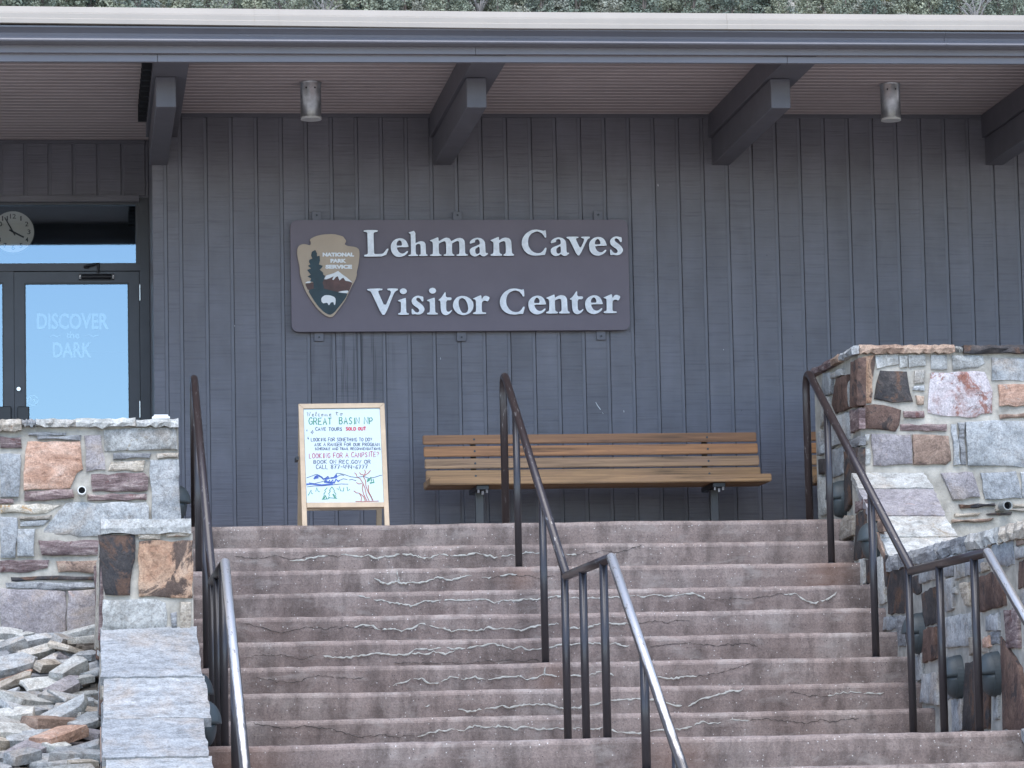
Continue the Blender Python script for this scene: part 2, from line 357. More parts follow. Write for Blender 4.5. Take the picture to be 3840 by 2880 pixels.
# hillside behind the building
def hill():
    v = []; f = []; nx, ny = 50, 50
    for j in range(ny+1):
        for i in range(nx+1):
            x = -120+340*i/nx; y = 40+460*j/ny
            z = -3.4 + .287*(y-40) + (2.2*math.sin(x*.05+y*.013)+1.6*math.sin(x*.11-y*.05)+1.2*math.sin(y*.09+1))*min(1, j/6) - .010*(x-20)
            v.append((x, y, z))
    for j in range(ny):
        for i in range(nx): a = j*(nx+1)+i; f.append((a, a+1, a+nx+2, a+nx+1))
    o = MB().add(v, f).build('hillside', MAT['hill'], smooth=True); structure(o); return o
def hill_z(x, y): return -3.4 + .287*(y-40) + (2.2*math.sin(x*.05+y*.013)+1.6*math.sin(x*.11-y*.05)+1.2*math.sin(y*.09+1))*min(1, (y-40)/55.2) - .010*(x-20)
hill()
# terrace behind the top step, up to the building
stairs = thing('concrete_staircase', 'wide reddish concrete staircase with cracked risers climbing to the terrace', 'stairs', (2.9, YL, GZ))
# ------------------------------------------------------------------ the staircase: every step its own part
def step(k, y_nose, z_top, depth, x0, x1, hgt=.24, name='step'):
    prof = [(depth, 0)]; r = .030
    for i in range(5): a = math.pi/2*i/4; prof.append((r-r*math.sin(a), -r+r*math.cos(a)))
    prof += [(0.010, -.09), (0.030, -.162), (0.030, -hgt), (depth, -hgt)]
    n = 90; v = []; f = []; rr = random.Random(k*31+5); w1 = [rr.uniform(-1, 1) for _ in range(n+1)]; np_ = len(prof)
    for i in range(n+1):
        x = x0+(x1-x0)*i/n
        wv = .0035*math.sin(x*2.1+k)+.0025*math.sin(x*5.3+k*2)
        for q, (dy, dz) in enumerate(prof):
            c = w1[i]*.0022 if 0 < q < 7 else 0
            v.append((x, y_nose+dy+(wv if q < 8 and q > 0 else 0)+c, z_top+dz+(wv*.6+c if q < 6 else 0)))
    for i in range(n):
        for q in range(np_): a, b_ = i*np_+q, i*np_+(q+1)%np_; f.append((a, b_, b_+np_, a+np_))
    f.append(tuple(range(np_))); f.append(tuple(n*np_+q for q in range(np_-1, -1, -1)))
    o = MB().add(v, f).build(name, MAT['step'], stairs); return o
steps = {}
steps[0] = step(0, NY[0], 0.0, 4.2, -.9, 9.5, .26, 'top_landing')
for k in range(1, 9): steps[k] = step(k, NY[k], -k*R_, T_+.10, XL-.12, XRC+.12)
steps[9] = step(9, YL, -9*R_, (NY[8]-YL)+.12, XL-.12, XRC+.12, .26, 'middle_landing')
for k in range(10, 20): steps[k] = step(k, YL-(k-9)*T_, -k*R_, T_+.10, XL-.12, XRC+.1, .24)
# cracks and old sealant lines traced on the risers
def zz(ox, oy, s): return lambda p: (ox+p[0]*s, oy+p[1]*s)
Z4 = zz(960, 1930, .57275); Z5 = zz(2100, 1930, .57275)
CR = [
 (1,'s',Z4,[(560,262),(640,268),(720,262),(780,283),(860,272),(940,255),(1000,262),(1060,282),(1130,290),(1200,268),(1300,272),(1380,262),(1440,245),(1530,270),(1600,272),(1680,258),(1840,248),(1900,250)]),
 (1,'c',Z4,[(-140,270),(-60,280),(0,290),(80,285),(130,275),(200,295),(280,300),(340,275),(480,268),(580,258)]),
 (1,'s',Z4,[(220,302),(300,296),(345,277),(470,270)]),
 (2,'s',Z4,[(770,410),(820,430),(860,445),(920,430),(950,445),(1100,435),(1190,408),(1280,425),(1380,405),(1430,405)]),
 (2,'s',Z4,[(920,362),(928,400),(938,442)]),(2,'s',Z4,[(1480,410),(1540,408)]),
 (2,'c',Z4,[(1540,410),(1610,410),(1650,395),(1780,395),(1840,410),(1960,408)]),(2,'s',Z4,[(1600,408),(1650,392),(1720,398)]),
 (3,'s',Z4,[(660,530),(780,560),(920,590),(1030,600),(1080,575),(1170,562),(1260,558),(1310,570),(1430,570),(1500,562),(1560,580),(1620,552),(1700,555),(1770,548),(1870,545),(1960,535),(2060,545)]),
 (4,'c',Z4,[(-80,715),(0,730),(60,745),(110,765),(180,765),(240,745),(330,735),(380,750),(410,745),(460,762),(520,740),(640,738),(760,740),(850,748)]),
 (4,'s',Z4,[(640,735),(750,740),(810,755),(880,750),(910,740),(950,760),(1020,755),(1080,722),(1150,735),(1220,750),(1280,762),(1360,748),(1460,760),(1520,742),(1620,750),(1720,755),(1800,738),(1860,735),(1920,730),(1980,718)]),
 (5,'c',Z4,[(-60,935),(0,930),(80,920),(160,905),(240,920),(320,935),(400,920)]),
 (5,'s',Z4,[(440,920),(530,918),(620,930),(720,915),(790,910),(900,918),(1000,910),(1050,885),(1150,880),(1230,870),(1300,885),(1400,870),(1480,865),(1550,845),(1630,868),(1680,882),(1720,862),(1780,888),(1860,885),(1950,868),(2010,850),(2080,850)]),
 (5,'s',Z4,[(1020,905),(1110,905),(1160,890),(1240,912),(1300,890)]),
 (5,'c',Z4,[(900,965),(1000,970),(1140,972),(1250,968),(1400,965),(1500,955),(1700,965),(1860,960)]),
 (6,'c',Z4,[(0,1070),(120,1085),(200,1095),(300,1080),(380,1055),(470,1060),(560,1075),(700,1065)]),
 (6,'s',Z4,[(900,1125),(1000,1100),(1080,1080),(1140,1095),(1180,1100),(1280,1070),(1360,1082),(1450,1075),(1500,1088),(1600,1070),(1700,1065),(1780,1090),(1870,1052),(1970,1060)]),
 (6,'s',Z4,[(1888,1050),(1890,1020),(1893,995)]),
 (7,'s',Z4,[(1320,1268),(1400,1280),(1480,1268),(1560,1258),(1610,1245),(1660,1255),(1740,1240),(1850,1238),(1950,1248),(2000,1268)]),
 (7,'s',Z4,[(1100,1250),(1135,1245)]),
 (8,'c',Z4,[(-20,1368),(100,1370),(240,1395),(380,1385),(480,1395),(560,1425),(680,1460),(800,1455),(830,1448),(920,1465),(1040,1450)]),
 (8,'s',Z4,[(1060,1450),(1140,1425),(1280,1405),(1360,1418),(1430,1385),(1500,1390),(1600,1382),(1690,1410),(1770,1388),(1850,1408),(1950,1412),(2040,1400)]),
 (1,'c',Z5,[(60,262),(210,240),(320,235),(380,248),(540,195)]),(1,'s',Z5,[(40,262),(110,265)]),
 (3,'s',Z5,[(60,545),(140,545),(300,545),(400,540),(550,545),(600,530),(760,530),(800,520),(880,525),(950,550)]),
 (3,'c',Z5,[(950,550),(1060,550),(1130,545),(1180,555),(1300,550),(1465,522)]),
 (3,'s',Z5,[(1465,520),(1550,525),(1600,560),(1660,580),(1720,560),(1810,505)]),
 (4,'s',Z5,[(60,740),(180,735),(240,720),(340,720),(450,715)]),(4,'c',Z5,[(450,716),(540,715),(620,690),(720,700),(850,695)]),
 (5,'s',Z5,[(80,850),(180,845),(300,845),(450,858)]),(5,'c',Z5,[(590,865),(720,850),(820,835),(960,850),(1100,845),(1300,860)]),
 (6,'s',Z5,[(60,1055),(180,1060),(270,1030),(350,1055)]),(6,'s',Z5,[(560,1065),(700,1065),(900,1055)]),(6,'c',Z5,[(900,1060),(1050,1040),(1180,1000),(1260,970)]),
 (7,'s',Z5,[(0,1265),(130,1265),(190,1245),(250,1235),(340,1215),(450,1205),(600,1210),(700,1235),(800,1250)]),
 (7,'s',Z5,[(840,1255),(940,1200),(1040,1160),(1200,1130)]),(7,'c',Z5,[(1500,1165),(1620,1180),(1750,1190)]),(7,'s',Z5,[(1750,1190),(1840,1175),(1970,1162),(2120,1165)]),
 (8,'s',Z5,[(80,1405),(150,1400),(230,1405),(280,1400),(360,1420),(420,1430),(500,1415),(620,1412),(780,1410),(860,1385),(940,1360),(1050,1360)]),
 (8,'s',Z5,[(1110,1345),(1240,1345)]),(8,'c',Z5,[(1240,1340),(1380,1335),(1500,1350),(1600,1360),(1700,1345),(1800,1355),(1960,1330)]),
]
for k, kind, zf, pts in CR:
    P = [onY(*zf(p), NY[k]+.008) for p in pts]; P = [Vector((p.x, NY[k]+.0035*math.sin(p.x*2.1+k)+.0025*math.sin(p.x*5.3+k*2)-.0022+(.004 if -p.z-k*R_ < .05 else .010 if -p.z-k*R_ < .09 else .010+.020*((-p.z-k*R_-.09)/.072))-.002, p.z)) for p in P]; P2 = []; cs = 0
    for a, b in zip(P, P[1:]):
        n = max(1, int((b-a).length/.014))
        for i in range(n):
            q = a.lerp(b, i/n); j = .0034; cs += random.gauss(0, .0035); cs *= .86; P2.append(q+Vector((random.uniform(-j, j), 0, cs+random.uniform(-j, j))))
    P2.append(P[-1])
    m = MB()
    runs = []; cur = []
    for p_ in P2:
        cur.append(p_)
        if kind == 's' and len(cur) > 6 and random.random() < .035: runs.append(cur); cur = []
    if len(cur) > 2: runs.append(cur)
    for P2 in runs: ribbon(m, P2, (0,-1,0), .0088 if kind == 's' else .0034, .0035, .0014 if kind == 's' else .0006)
    o = m.build('crack_sealant' if kind == 's' else 'crack', MAT['seal' if kind == 's' else 'crack'], steps[k])

# ------------------------------------------------------------------ stones
def stone(parent, pts, n, mat, proud=.03, name='stone', jit=.007, dome=.010):
    n = Vector(n).normalized(); pts = [Vector(p) for p in pts]
    out = []; L = len(pts)
    e1 = (pts[1]-pts[0]).normalized(); e2 = n.cross(e1)
    for i in range(L):
        a, b = pts[i], pts[(i+1) % L]; k = max(1, min(7, int((b-a).length/.055)))
        for q in range(k):
            s_ = jit if q else jit*.5
            out.append(a.lerp(b, q/k)+e1*random.uniform(-s_, s_)+e2*random.uniform(-s_, s_))
    c = sum(out, Vector())/len(out); size = sum((p-c).length for p in out)/len(out)
    K = len(out); v = []; f = []
    pr = proud*random.uniform(.75, 1.25); tl = (random.uniform(-.05, .05), random.uniform(-.05, .05))
    def off(p, base, rnd): return p+n*(base+(p-c).dot(e1)*tl[0]+(p-c).dot(e2)*tl[1]+random.uniform(-rnd, rnd))
    ins = min(.10, .005/max(size, .02)+.012)
    v += [p-n*.03 for p in out]; v += [off(p, pr*.78, .002) for p in out]
    v += [off(p.lerp(c, ins), pr, .003) for p in out]
    v += [off(p.lerp(c, .5), pr+dome*.25, dome*.12) for p in out]; v.append(off(c, pr+dome*.3, 0))
    for r in range(3):
        for i in range(K): f.append((r*K+i, r*K+(i+1) % K, (r+1)*K+(i+1) % K, (r+1)*K+i))
    for i in range(K): f.append((3*K+i, 3*K+(i+1) % K, 4*K))
    o = MB().add(v, f).build(name, ST[mat], parent)
    for p_ in o.data.polygons[2*K:]: p_.use_smooth = True
    return o
FN = (0,-1,0); LN = (-1,0,0)
YW = -2.80; YP = -7.20
ZL = zz(0, 1530, .43403); ZL2 = zz(0, 2180, .43400)
# --- left parapet
lw = thing('stone_wall', 'low parapet wall of mixed grey and orange stone in front of the glass doors', 'stone wall', (-1.0, YW, -1.4))
m = MB(); m.box(-3.2, .665, YW+.002, YW+.40, -1.5, onY(700*.43403, 1530+160*.43403, YW-.045).z+.012); m.build('mortar', MAT['mortar'], lw)
LW = [('m',[(0,250),(175,255),(190,345),(0,350)]),('d',[(320,250),(705,240),(700,275),(330,275)]),('d',[(245,215),(575,210),(570,236),(250,240)]),
 ('o',[(240,290),(690,285),(718,530),(660,560),(610,690),(420,702),(205,710),(205,560)]),('g',[(0,400),(180,398),(175,640),(160,770),(0,770)]),
 ('p',[(725,235),(870,232),(880,350),(915,530),(750,550)]),('w',[(895,185),(1520,170),(1535,360),(905,378)]),('d',[(975,400),(1305,390),(1300,435),(975,445)]),
 ('t',[(1350,395),(1545,390),(1540,430),(1360,435)]),('t',[(960,460),(1255,450),(1240,545),(930,540)]),('g',[(1297,450),(1545,450),(1565,1100),(1315,1100)]),
 ('m',[(790,575),(1240,560),(1280,600),(1275,715),(800,725)]),('m',[(750,745),(1265,740),(1270,795),(760,805)]),('m',[(215,715),(630,710),(635,775),(210,805)]),
 ('m',[(0,790),(115,785),(115,822),(0,825)]),('y',[(0,835),(160,830),(530,838),(400,908),(0,908)]),
 ('g',[(575,820),(1255,820),(1290,860),(1285,945),(1285,1110),(850,1110),(520,1095),(330,1090),(440,980)]),('t',[(165,935),(450,925),(430,965),(170,965)]),
 ('g',[(175,985),(430,970),(370,1020),(180,1025)]),('g',[(0,945),(150,950),(160,1080),(130,1290),(0,1295)]),('g',[(155,1050),(300,1045),(290,1280),(145,1285)]),
 ('m',[(335,1150),(880,1145),(880,1270),(365,1270)]),('m',[(0,1320),(430,1315),(410,1385),(260,1415),(0,1420)]),('n',[(485,1325),(880,1310),(900,1420),(510,1420)]),
 ('k',[(0,1460),(900,1455),(900,1490),(0,1495)]),('d',[(50,1510),(900,1505),(900,1555),(350,1575),(60,1550)])]
for mt, pl in LW: stone(lw, [onY(*ZL(p), YW) for p in pl], FN, mt, random.uniform(.010, .022))
for mt, pl in [('p',[(0,60),(570,80),(580,240),(560,620),(0,640)]),('p',[(585,80),(860,65),(860,620),(590,600),(580,380)])]:
    stone(lw, [onY(*ZL2(p), YW) for p in pl], FN, mt, .03)
for mt, pl in [('t',[(-60,98),(175,98),(185,150),(175,190),(-60,200)]),('g',[(188,98),(300,98),(308,150),(192,155)]),('w',[(312,95),(655,92),(648,155),(320,165)]),
               ('w',[(660,92),(1170,95),(1172,155),(900,165),(655,155)]),('w',[(1177,95),(1542,95),(1537,155),(1182,158)])]:
    P = [onY(*ZL(p), YW-.045) for p in pl]
    zt = max(p.z for p in P); zb = min(p.z for p in P); x0 = min(p.x for p in P); x1 = max(p.x for p in P)
    m = MB(); n = 9; v = []; f = []
    for i in range(n+1):
        x = x0+(x1-x0)*i/n; j = lambda a=.008: random.uniform(-a, a)
        v += [(x, YW-.045+j(.012), zb+j(.012)), (x, YW-.05+j(.012), (zb+zt)/2+j()), (x, YW-.03+j(.006), zt+j(.006)), (x, YW+.45, zt), (x, YW+.45, zb)]
    for i in range(n):
        for q in range(5): a, b = i*5+q, i*5+(q+1) % 5; f.append((a, b, b+5, a+5))
    f += [(0,1,2,3,4), tuple(n*5+q for q in (4,3,2,1,0))]
    m.add(v, f).build('coping_stone', ST[mt], lw)
def pipe_stub(parent, c, r, mat, d=.07):
    m = MB(); n = 20; v = []; f = []
    for rr, y in ((r, .05), (r, -d), (r*.78, -d), (r*.78, .05)):
        for k in range(n): a = 2*math.pi*k/n; v.append((c.x+rr*math.cos(a), c.y+y, c.z+rr*math.sin(a)))
    for q in range(3):
        for k in range(n): f.append((q*n+k, q*n+(k+1) % n, (q+1)*n+(k+1) % n, (q+1)*n+k))
    o = m.add(v, f).build('drain_pipe', mat, parent, smooth=False)
    MB().add([(c.x+r*.8*math.cos(2*math.pi*k/n), c.y-d*.35, c.z+r*.8*math.sin(2*math.pi*k/n)) for k in range(n)], [tuple(range(n))]).build('pipe_hole', MAT['dark'], o)
pipe_stub(lw, onY(*ZL((707,717)), YW-.06), .028, MAT['pvc'])
# white box on the far end of the left parapet
p0, p1 = onY(*ZL((1315,95)), YW+.06), onY(*ZL((1468,55)), YW+.06)
bx = thing('junction_box', 'small white plastic box lying on the right end of the left parapet coping', 'box', (p0.x, YW+.06, .68), local=True)
wd = p1.x-p0.x
MB().box(0, wd, 0, .10, 0, p1.z-.68).build('box_body', MAT['white'], bx, bevel=.012, segs=3)
# --- left cheek wall: level top, then a sloped flagstone coping beside the lower flight
CXL = .127
lc = thing('stone_wall', 'stepped stone stair wall with sloping grey flagstone top left of the steps', 'stone wall', (.37, YP, GZ))
m = MB(); m.box(CXL+.012, XL-.012, YP+.002, YW+.05, GZ, -.36); m.build('mortar', MAT['mortar'], lc)
SL0 = Vector((0, YP, -.868)); SD = Vector((0, -T_, -R_)).normalized(); SN = Vector((0, -R_, T_)).normalized()
v = [(CXL+.02, YP+.3, SL0.z-.04), (XL-.02, YP+.3, SL0.z-.04)]
pe = SL0+SD*4.3
v = [(CXL+.02, YP+.02, SL0.z-.05), (XL-.01, YP+.02, SL0.z-.05), (XL-.01, pe.y, pe.z-.05), (CXL+.02, pe.y, pe.z-.05)]
v += [(x, y, GZ-.02) for x, y, z in v]
MB().add(v, [(0,1,2,3),(4,7,6,5),(0,4,5,1),(1,5,6,2),(2,6,7,3),(3,7,4,0)]).build('mortar', MAT['mortar'], lc)
for mt, zf, pl in [('k',ZL,[(850,1095),(1160,1090),(1168,1300),(1130,1500),(1120,1622),(905,1612),(865,1300)]),('R',ZL,[(1200,1150),(1670,1150),(1665,1640),(1205,1630),(1195,1300)]),
   ('t',ZL,[(1185,1085),(1390,1080),(1380,1130),(1200,1130)]),('t',ZL,[(1430,1080),(1645,1070),(1630,1112),(1440,1115)]),
   ('w',ZL2,[(890,155),(1350,155),(1430,190),(1445,300),(1440,405),(880,430)]),('t',ZL2,[(1560,180),(1650,180),(1650,410),(1550,410)]),('d',ZL2,[(1475,270),(1525,270),(1525,400),(1480,400)])]:
    stone(lc, [onY(*zf(p), YP) for p in pl], FN, mt, .018)
for mt, x0, x1, y0, y1 in [('w', CXL+.0, XL-.02, YP-.03, YP+.75), ('w', CXL, XL-.01, YP+.77, YP+1.7), ('t', CXL, XL, YP+1.72, YP+2.8), ('w', CXL, XL, YP+2.82, YW-.05)]:
    v = []; f = []; n = 8
    for i in range(n+1):
        x = x0+(x1-x0)*i/n; j = lambda: random.uniform(-.007, .007)
        zt = -.285; v += [(x, y0+j(), -.362+j()), (x, y0-.008+j(), -.33+j()), (x, y0+.008+j(), zt+j()*.5), (x, y1, zt), (x, y1, -.362)]
    for i in range(n):
        for q in range(5): a, b = i*5+q, i*5+(q+1) % 5; f.append((a, b, b+5, a+5))
    f += [(0,1,2,3,4), tuple(n*5+q for q in (4,3,2,1,0))]
    MB().add(v, f).build('coping_stone', ST[mt], lc)
# sloping flagstones, each overlapping the one below
def flag(parent, corners, n, mat, th=.05, nu=12, nv=9, amp=.006):
    a, b, c, d = [Vector(p) for p in corners]; n = Vector(n); v = []; f = []
    for j in range(nv+1):
        for i in range(nu+1):
            u, w_ = i/nu, j/nv; p = a.lerp(b, u).lerp(d.lerp(c, u), w_)
            e = i in (0, nu) or j in (0, nv)
            ter = .003*math.floor(2.2*(w_+.12*math.sin(u*5+nu)))
            v.append(p+n*(random.uniform(-amp, amp)*.2+ter)+((b-a).normalized()*random.uniform(-.005, .005)+(d-a).normalized()*random.uniform(-.006, .006) if e else Vector()))
    K = len(v); v += [p-n*th for p in v[:K]]
    W = nu+1
    for j in range(nv):
        for i in range(nu): q = j*W+i; f.append((q, q+1, q+W+1, q+W)); f.append((q+K, q+W+K, q+W+1+K, q+1+K))
    edge = [i for i in range(W)]+[j*W+nu for j in range(1, nv+1)]+[nv*W+i for i in range(nu-1, -1, -1)]+[j*W for j in range(nv-1, 0, -1)]
    for i, q in enumerate(edge): r = edge[(i+1) % len(edge)]; f.append((q, q+K, r+K, r))
    return MB().add(v, f).build('flagstone', ST[mat], parent)
s0 = 0
for i, (ln, ov) in enumerate(((.58, .0), (.46, .02), (.42, .0), (.60, .0), (.7, 0), (.7, 0))):
    a = SL0+SD*(s0-.015)+SN*(.016-.004*(i % 2)); b = SL0+SD*(s0+ln)+SN*(.016-.004*(i % 2)); s0 += ln-.004
    xl = CXL-.004+.010*(i % 2); xr = XL+.012+(.014 if i in (1, 3) else -.01)
    flag(lc, [(xl, a.y, a.z), (xr, a.y, a.z), (xr+.012, b.y, b.z), (xl-.006, b.y, b.z)], SN, 's')
# its narrow left face
for (mt, ya, yb, za, zb) in [('m',-7.16,-6.7,-.92,-.42),('k',-6.65,-6.0,-.95,-.40),('t',-5.95,-5.2,-.9,-.38),('m',-5.1,-4.4,-.9,-.4),('g',-4.3,-3.6,-.9,-.4),('r',-3.5,-2.9,-.9,-.4),
        ('t',-7.15,-6.9,-1.22,-.97),('r',-6.85,-6.3,-1.3,-1.0),('d',-6.2,-5.5,-1.3,-1.0),('k',-5.4,-4.6,-1.3,-.95),('g',-7.15,-6.6,-1.6,-1.27),('o',-6.5,-6.1,-1.6,-1.35),('d',-6.0,-5.3,-1.6,-1.35),('t',-7.1,-6.5,-1.9,-1.64),('m',-6.4,-5.6,-1.9,-1.65),
        ('d',-7.7,-7.22,-1.5,-1.25),('t',-8.2,-7.75,-1.75,-1.5),('k',-7.7,-7.2,-1.85,-1.55)]:
    stone(lc, [(CXL+.02, ya, za), (CXL+.02, ya, zb), (CXL+.02, yb, zb), (CXL+.02, yb, za)], (-1,0,0), mt, .022)
# --- right parapet
YWB = -1.35
rw = thing('stone_wall', 'tall parapet wall of pale, orange and dark stone right of the bench', 'stone wall', (7.0, YW, -1.4))
MB().box(XRW+.006, 9.5, YW+.002, YWB-.01, -1.5, onY(3000+700*.4822, 1260+132*.4822, YW-.04).z+.012).build('mortar', MAT['mortar'], rw)
ZR = zz(3000, 1260, .48220)
RW = [('w',[(580,150),(760,145),(765,215),(600,255)]),('w',[(765,150),(835,150),(830,240),(770,248)]),('w',[(840,150),(970,145),(975,235),(842,246)]),('w',[(1015,150),(1140,150),(1145,260),(1015,258)]),
 ('w',[(1180,150),(1420,148),(1435,210),(1380,250),(1185,268)]),('g',[(1490,165),(1800,172),(1800,345),(1490,345)]),
 ('k',[(620,270),(830,275),(840,370),(875,510),(720,518),(575,490),(590,370)]),('w',[(885,275),(965,270),(965,370),(885,370)]),('g',[(880,390),(965,385),(965,425),(875,425)]),
 ('n',[(895,460),(960,475),(960,535),(910,535)]),('x',[(1015,285),(1435,280),(1495,430),(1495,600),(1400,610),(1370,635),(1100,625),(990,600)]),
 ('o',[(1540,380),(1800,372),(1800,545),(1545,545)]),('r',[(485,540),(640,535),(780,575),(770,690),(740,745),(490,720)]),('m',[(805,590),(965,585),(965,630),(810,635)]),
 ('m',[(780,690),(1140,685),(1135,740),(775,735)]),('n',[(1550,610),(1800,600),(1800,640),(1550,645)]),
 ('p',[(550,765),(860,765),(870,1000),(570,1005)]),('n',[(875,768),(1150,780),(1175,970),(1130,1000),(880,1000)]),('g',[(1172,685),(1218,685),(1243,1000),(1192,1010)]),('d',[(1226,675),(1275,675),(1295,1000),(1250,1000)]),
 ('g',[(1282,670),(1800,655),(1800,1020),(1302,1010)]),('p',[(1090,1070),(1340,1060),(1400,1250),(1190,1275)]),('g',[(1400,1065),(1680,1050),(1720,1265),(1440,1270)]),('g',[(1712,1060),(1800,1050),(1800,1262),(1724,1258)]),
 ('k',[(1230,1310),(1510,1300),(1515,1325),(1240,1340)]),('t',[(1200,1380),(1400,1375),(1380,1400),(1200,1405)]),('n',[(1180,1430),(1500,1415),(1480,1440),(1180,1455)]),('k',[(1450,1380),(1650,1370),(1640,1390),(1460,1395)]),('t',[(1650,1310),(1800,1300),(1800,1332),(1650,1330)]),
 ('t',[(1520,1345),(1800,1345),(1800,1362),(1520,1362)]),
 ('R',[(485,165),(575,150),(555,520),(485,525)]),('w',[(495,770),(535,765),(525,850),(495,850)]),('w',[(488,885),(545,870),(545,1000),(490,1010)])]
for mt, pl in RW: stone(rw, [onY(*ZR(p), YW) for p in pl], FN, mt, random.uniform(.010, .021))
RT_ = [('g',[(192,290),(265,280),(255,450),(205,470),(185,400)]),('r',[(300,330),(395,300),(385,400),(400,560),(285,605),(255,540)]),('w',[(385,370),(412,340),(412,550),(388,560)]),
 ('r',[(415,200),(480,170),(480,540),(420,555)]),('m',[(400,580),(475,555),(475,720),(415,760)]),('g',[(290,620),(392,590),(392,800),(250,880),(240,850)]),('g',[(240,890),(350,860),(345,1070),(255,1110)]),
 ('k',[(360,900),(475,865),(475,1200),(372,1365)]),('g',[(160,760),(180,740),(190,915),(155,935)]),('d',[(400,805),(478,780),(478,850),(405,880)]),('k',[(165,960),(225,950),(225,1070),(168,1080)]),('w',[(165,1100),(230,1085),(235,1390),(170,1400)]),('w',[(270,285),(345,255),(345,300),(272,330)]),('w',[(190,480),(240,470),(235,600),(170,720)])]
for mt, pl in RT_: stone(rw, [onX(*ZR(p), XRW) for p in pl], LN, mt, .022)
def coping_box(parent, mt, x0, x1, y0, y1, z0, z1, face='Y'):
    v = []; f = []; n = max(4, int(max(x1-x0, y1-y0)/.06)) if face == 'Y' else max(4, int((y1-y0)/.06))
    for i in range(n+1):
        j = lambda a=.009: random.uniform(-a, a)
        if face == 'Y':
            x = x0+(x1-x0)*i/n; v += [(x, y0+j(), z0+j()), (x, y0-.01+j(.014), (z0+z1)/2+j()), (x, y0+.012+j(), z1+j(.005)), (x, y1, z1), (x, y1, z0)]
        else:
            y = y0+(y1-y0)*i/n; v += [(x0+j(), y, z0+j()), (x0-.01+j(.014), y, (z0+z1)/2+j()), (x0+.012+j(), y, z1+j(.005)), (x1, y, z1), (x1, y, z0)]
    for i in range(n):
        for q in range(5): a, b = i*5+q, i*5+(q+1) % 5; f.append((a, b, b+5, a+5))
    f += [(0,1,2,3,4), tuple(n*5+q for q in (4,3,2,1,0))]
    return MB().add(v, f).build('coping_stone', ST[mt], parent)
def zat(px, py, Y): return onY(px, py, Y)
cz1 = onY(*ZR((700,68)), YW-.04).z; cz0 = onY(*ZR((700,132)), YW-.04).z
xa = onY(*ZR((488,75)), YW-.04).x; xb = onY(*ZR((1205,65)), YW-.04).x; xc = onY(*ZR((1275,65)), YW-.04).x
coping_box(rw, 'n', XRW+.01, xb, YW-.04, YWB, cz0, cz1); coping_box(rw, 'k', xc, 7.6, YW-.04, YWB, cz0-.005, cz1-.006); coping_box(rw, 't', 7.62, 9.5, YW-.04, YWB, cz0, cz1)
coping_box(rw, 'w', xb+.006, xc-.006, YW-.015, YWB, cz0+.01, cz1-.012)
for mt, ya, yb in (('g', YW-.03, YW+.42), ('n', YW+.44, YW+.66), ('m', YW+.68, YWB+.02)): coping_box(rw, mt, XRW-.035, XRW+.008, ya, yb, cz0-.002, cz1-.002, 'X')
pipe_stub(rw, onY(*ZR((1590,1325)), YW-.06), .032, MAT['pipe_grey'], .09)
# --- right cheek wall
rc = thing('stone_wall', 'stone stair wall with pale sloped flagstones along the right side of the steps', 'stone wall', (5.4, -5.0, GZ))
ZCT = -.36; CW = .49
SA = Vector((0, -2.80, .265)); SB = Vector((0, -3.82, -.335)); sd2 = (SB-SA).normalized(); sn2 = Vector((0, sd2.z, -sd2.y))
if sn2.z < 0: sn2 = -sn2
prof = [(YW+.02, SA.z-.05), (SB.y, SB.z-.05), (SB.y, ZCT-.06), (-9.0, ZCT-.06), (-9.0, GZ), (YW+.02, GZ)]
v = [(XRC+.002, y, z) for y, z in prof]+[(XRC+CW-.012, y, z) for y, z in prof]; n = len(prof)
MB().add(v, [tuple(range(n)), tuple(range(2*n-1, n-1, -1))]+[(i, (i+1) % n, (i+1) % n+n, i+n) for i in range(n)]).build('mortar', MAT['mortar'], rc)
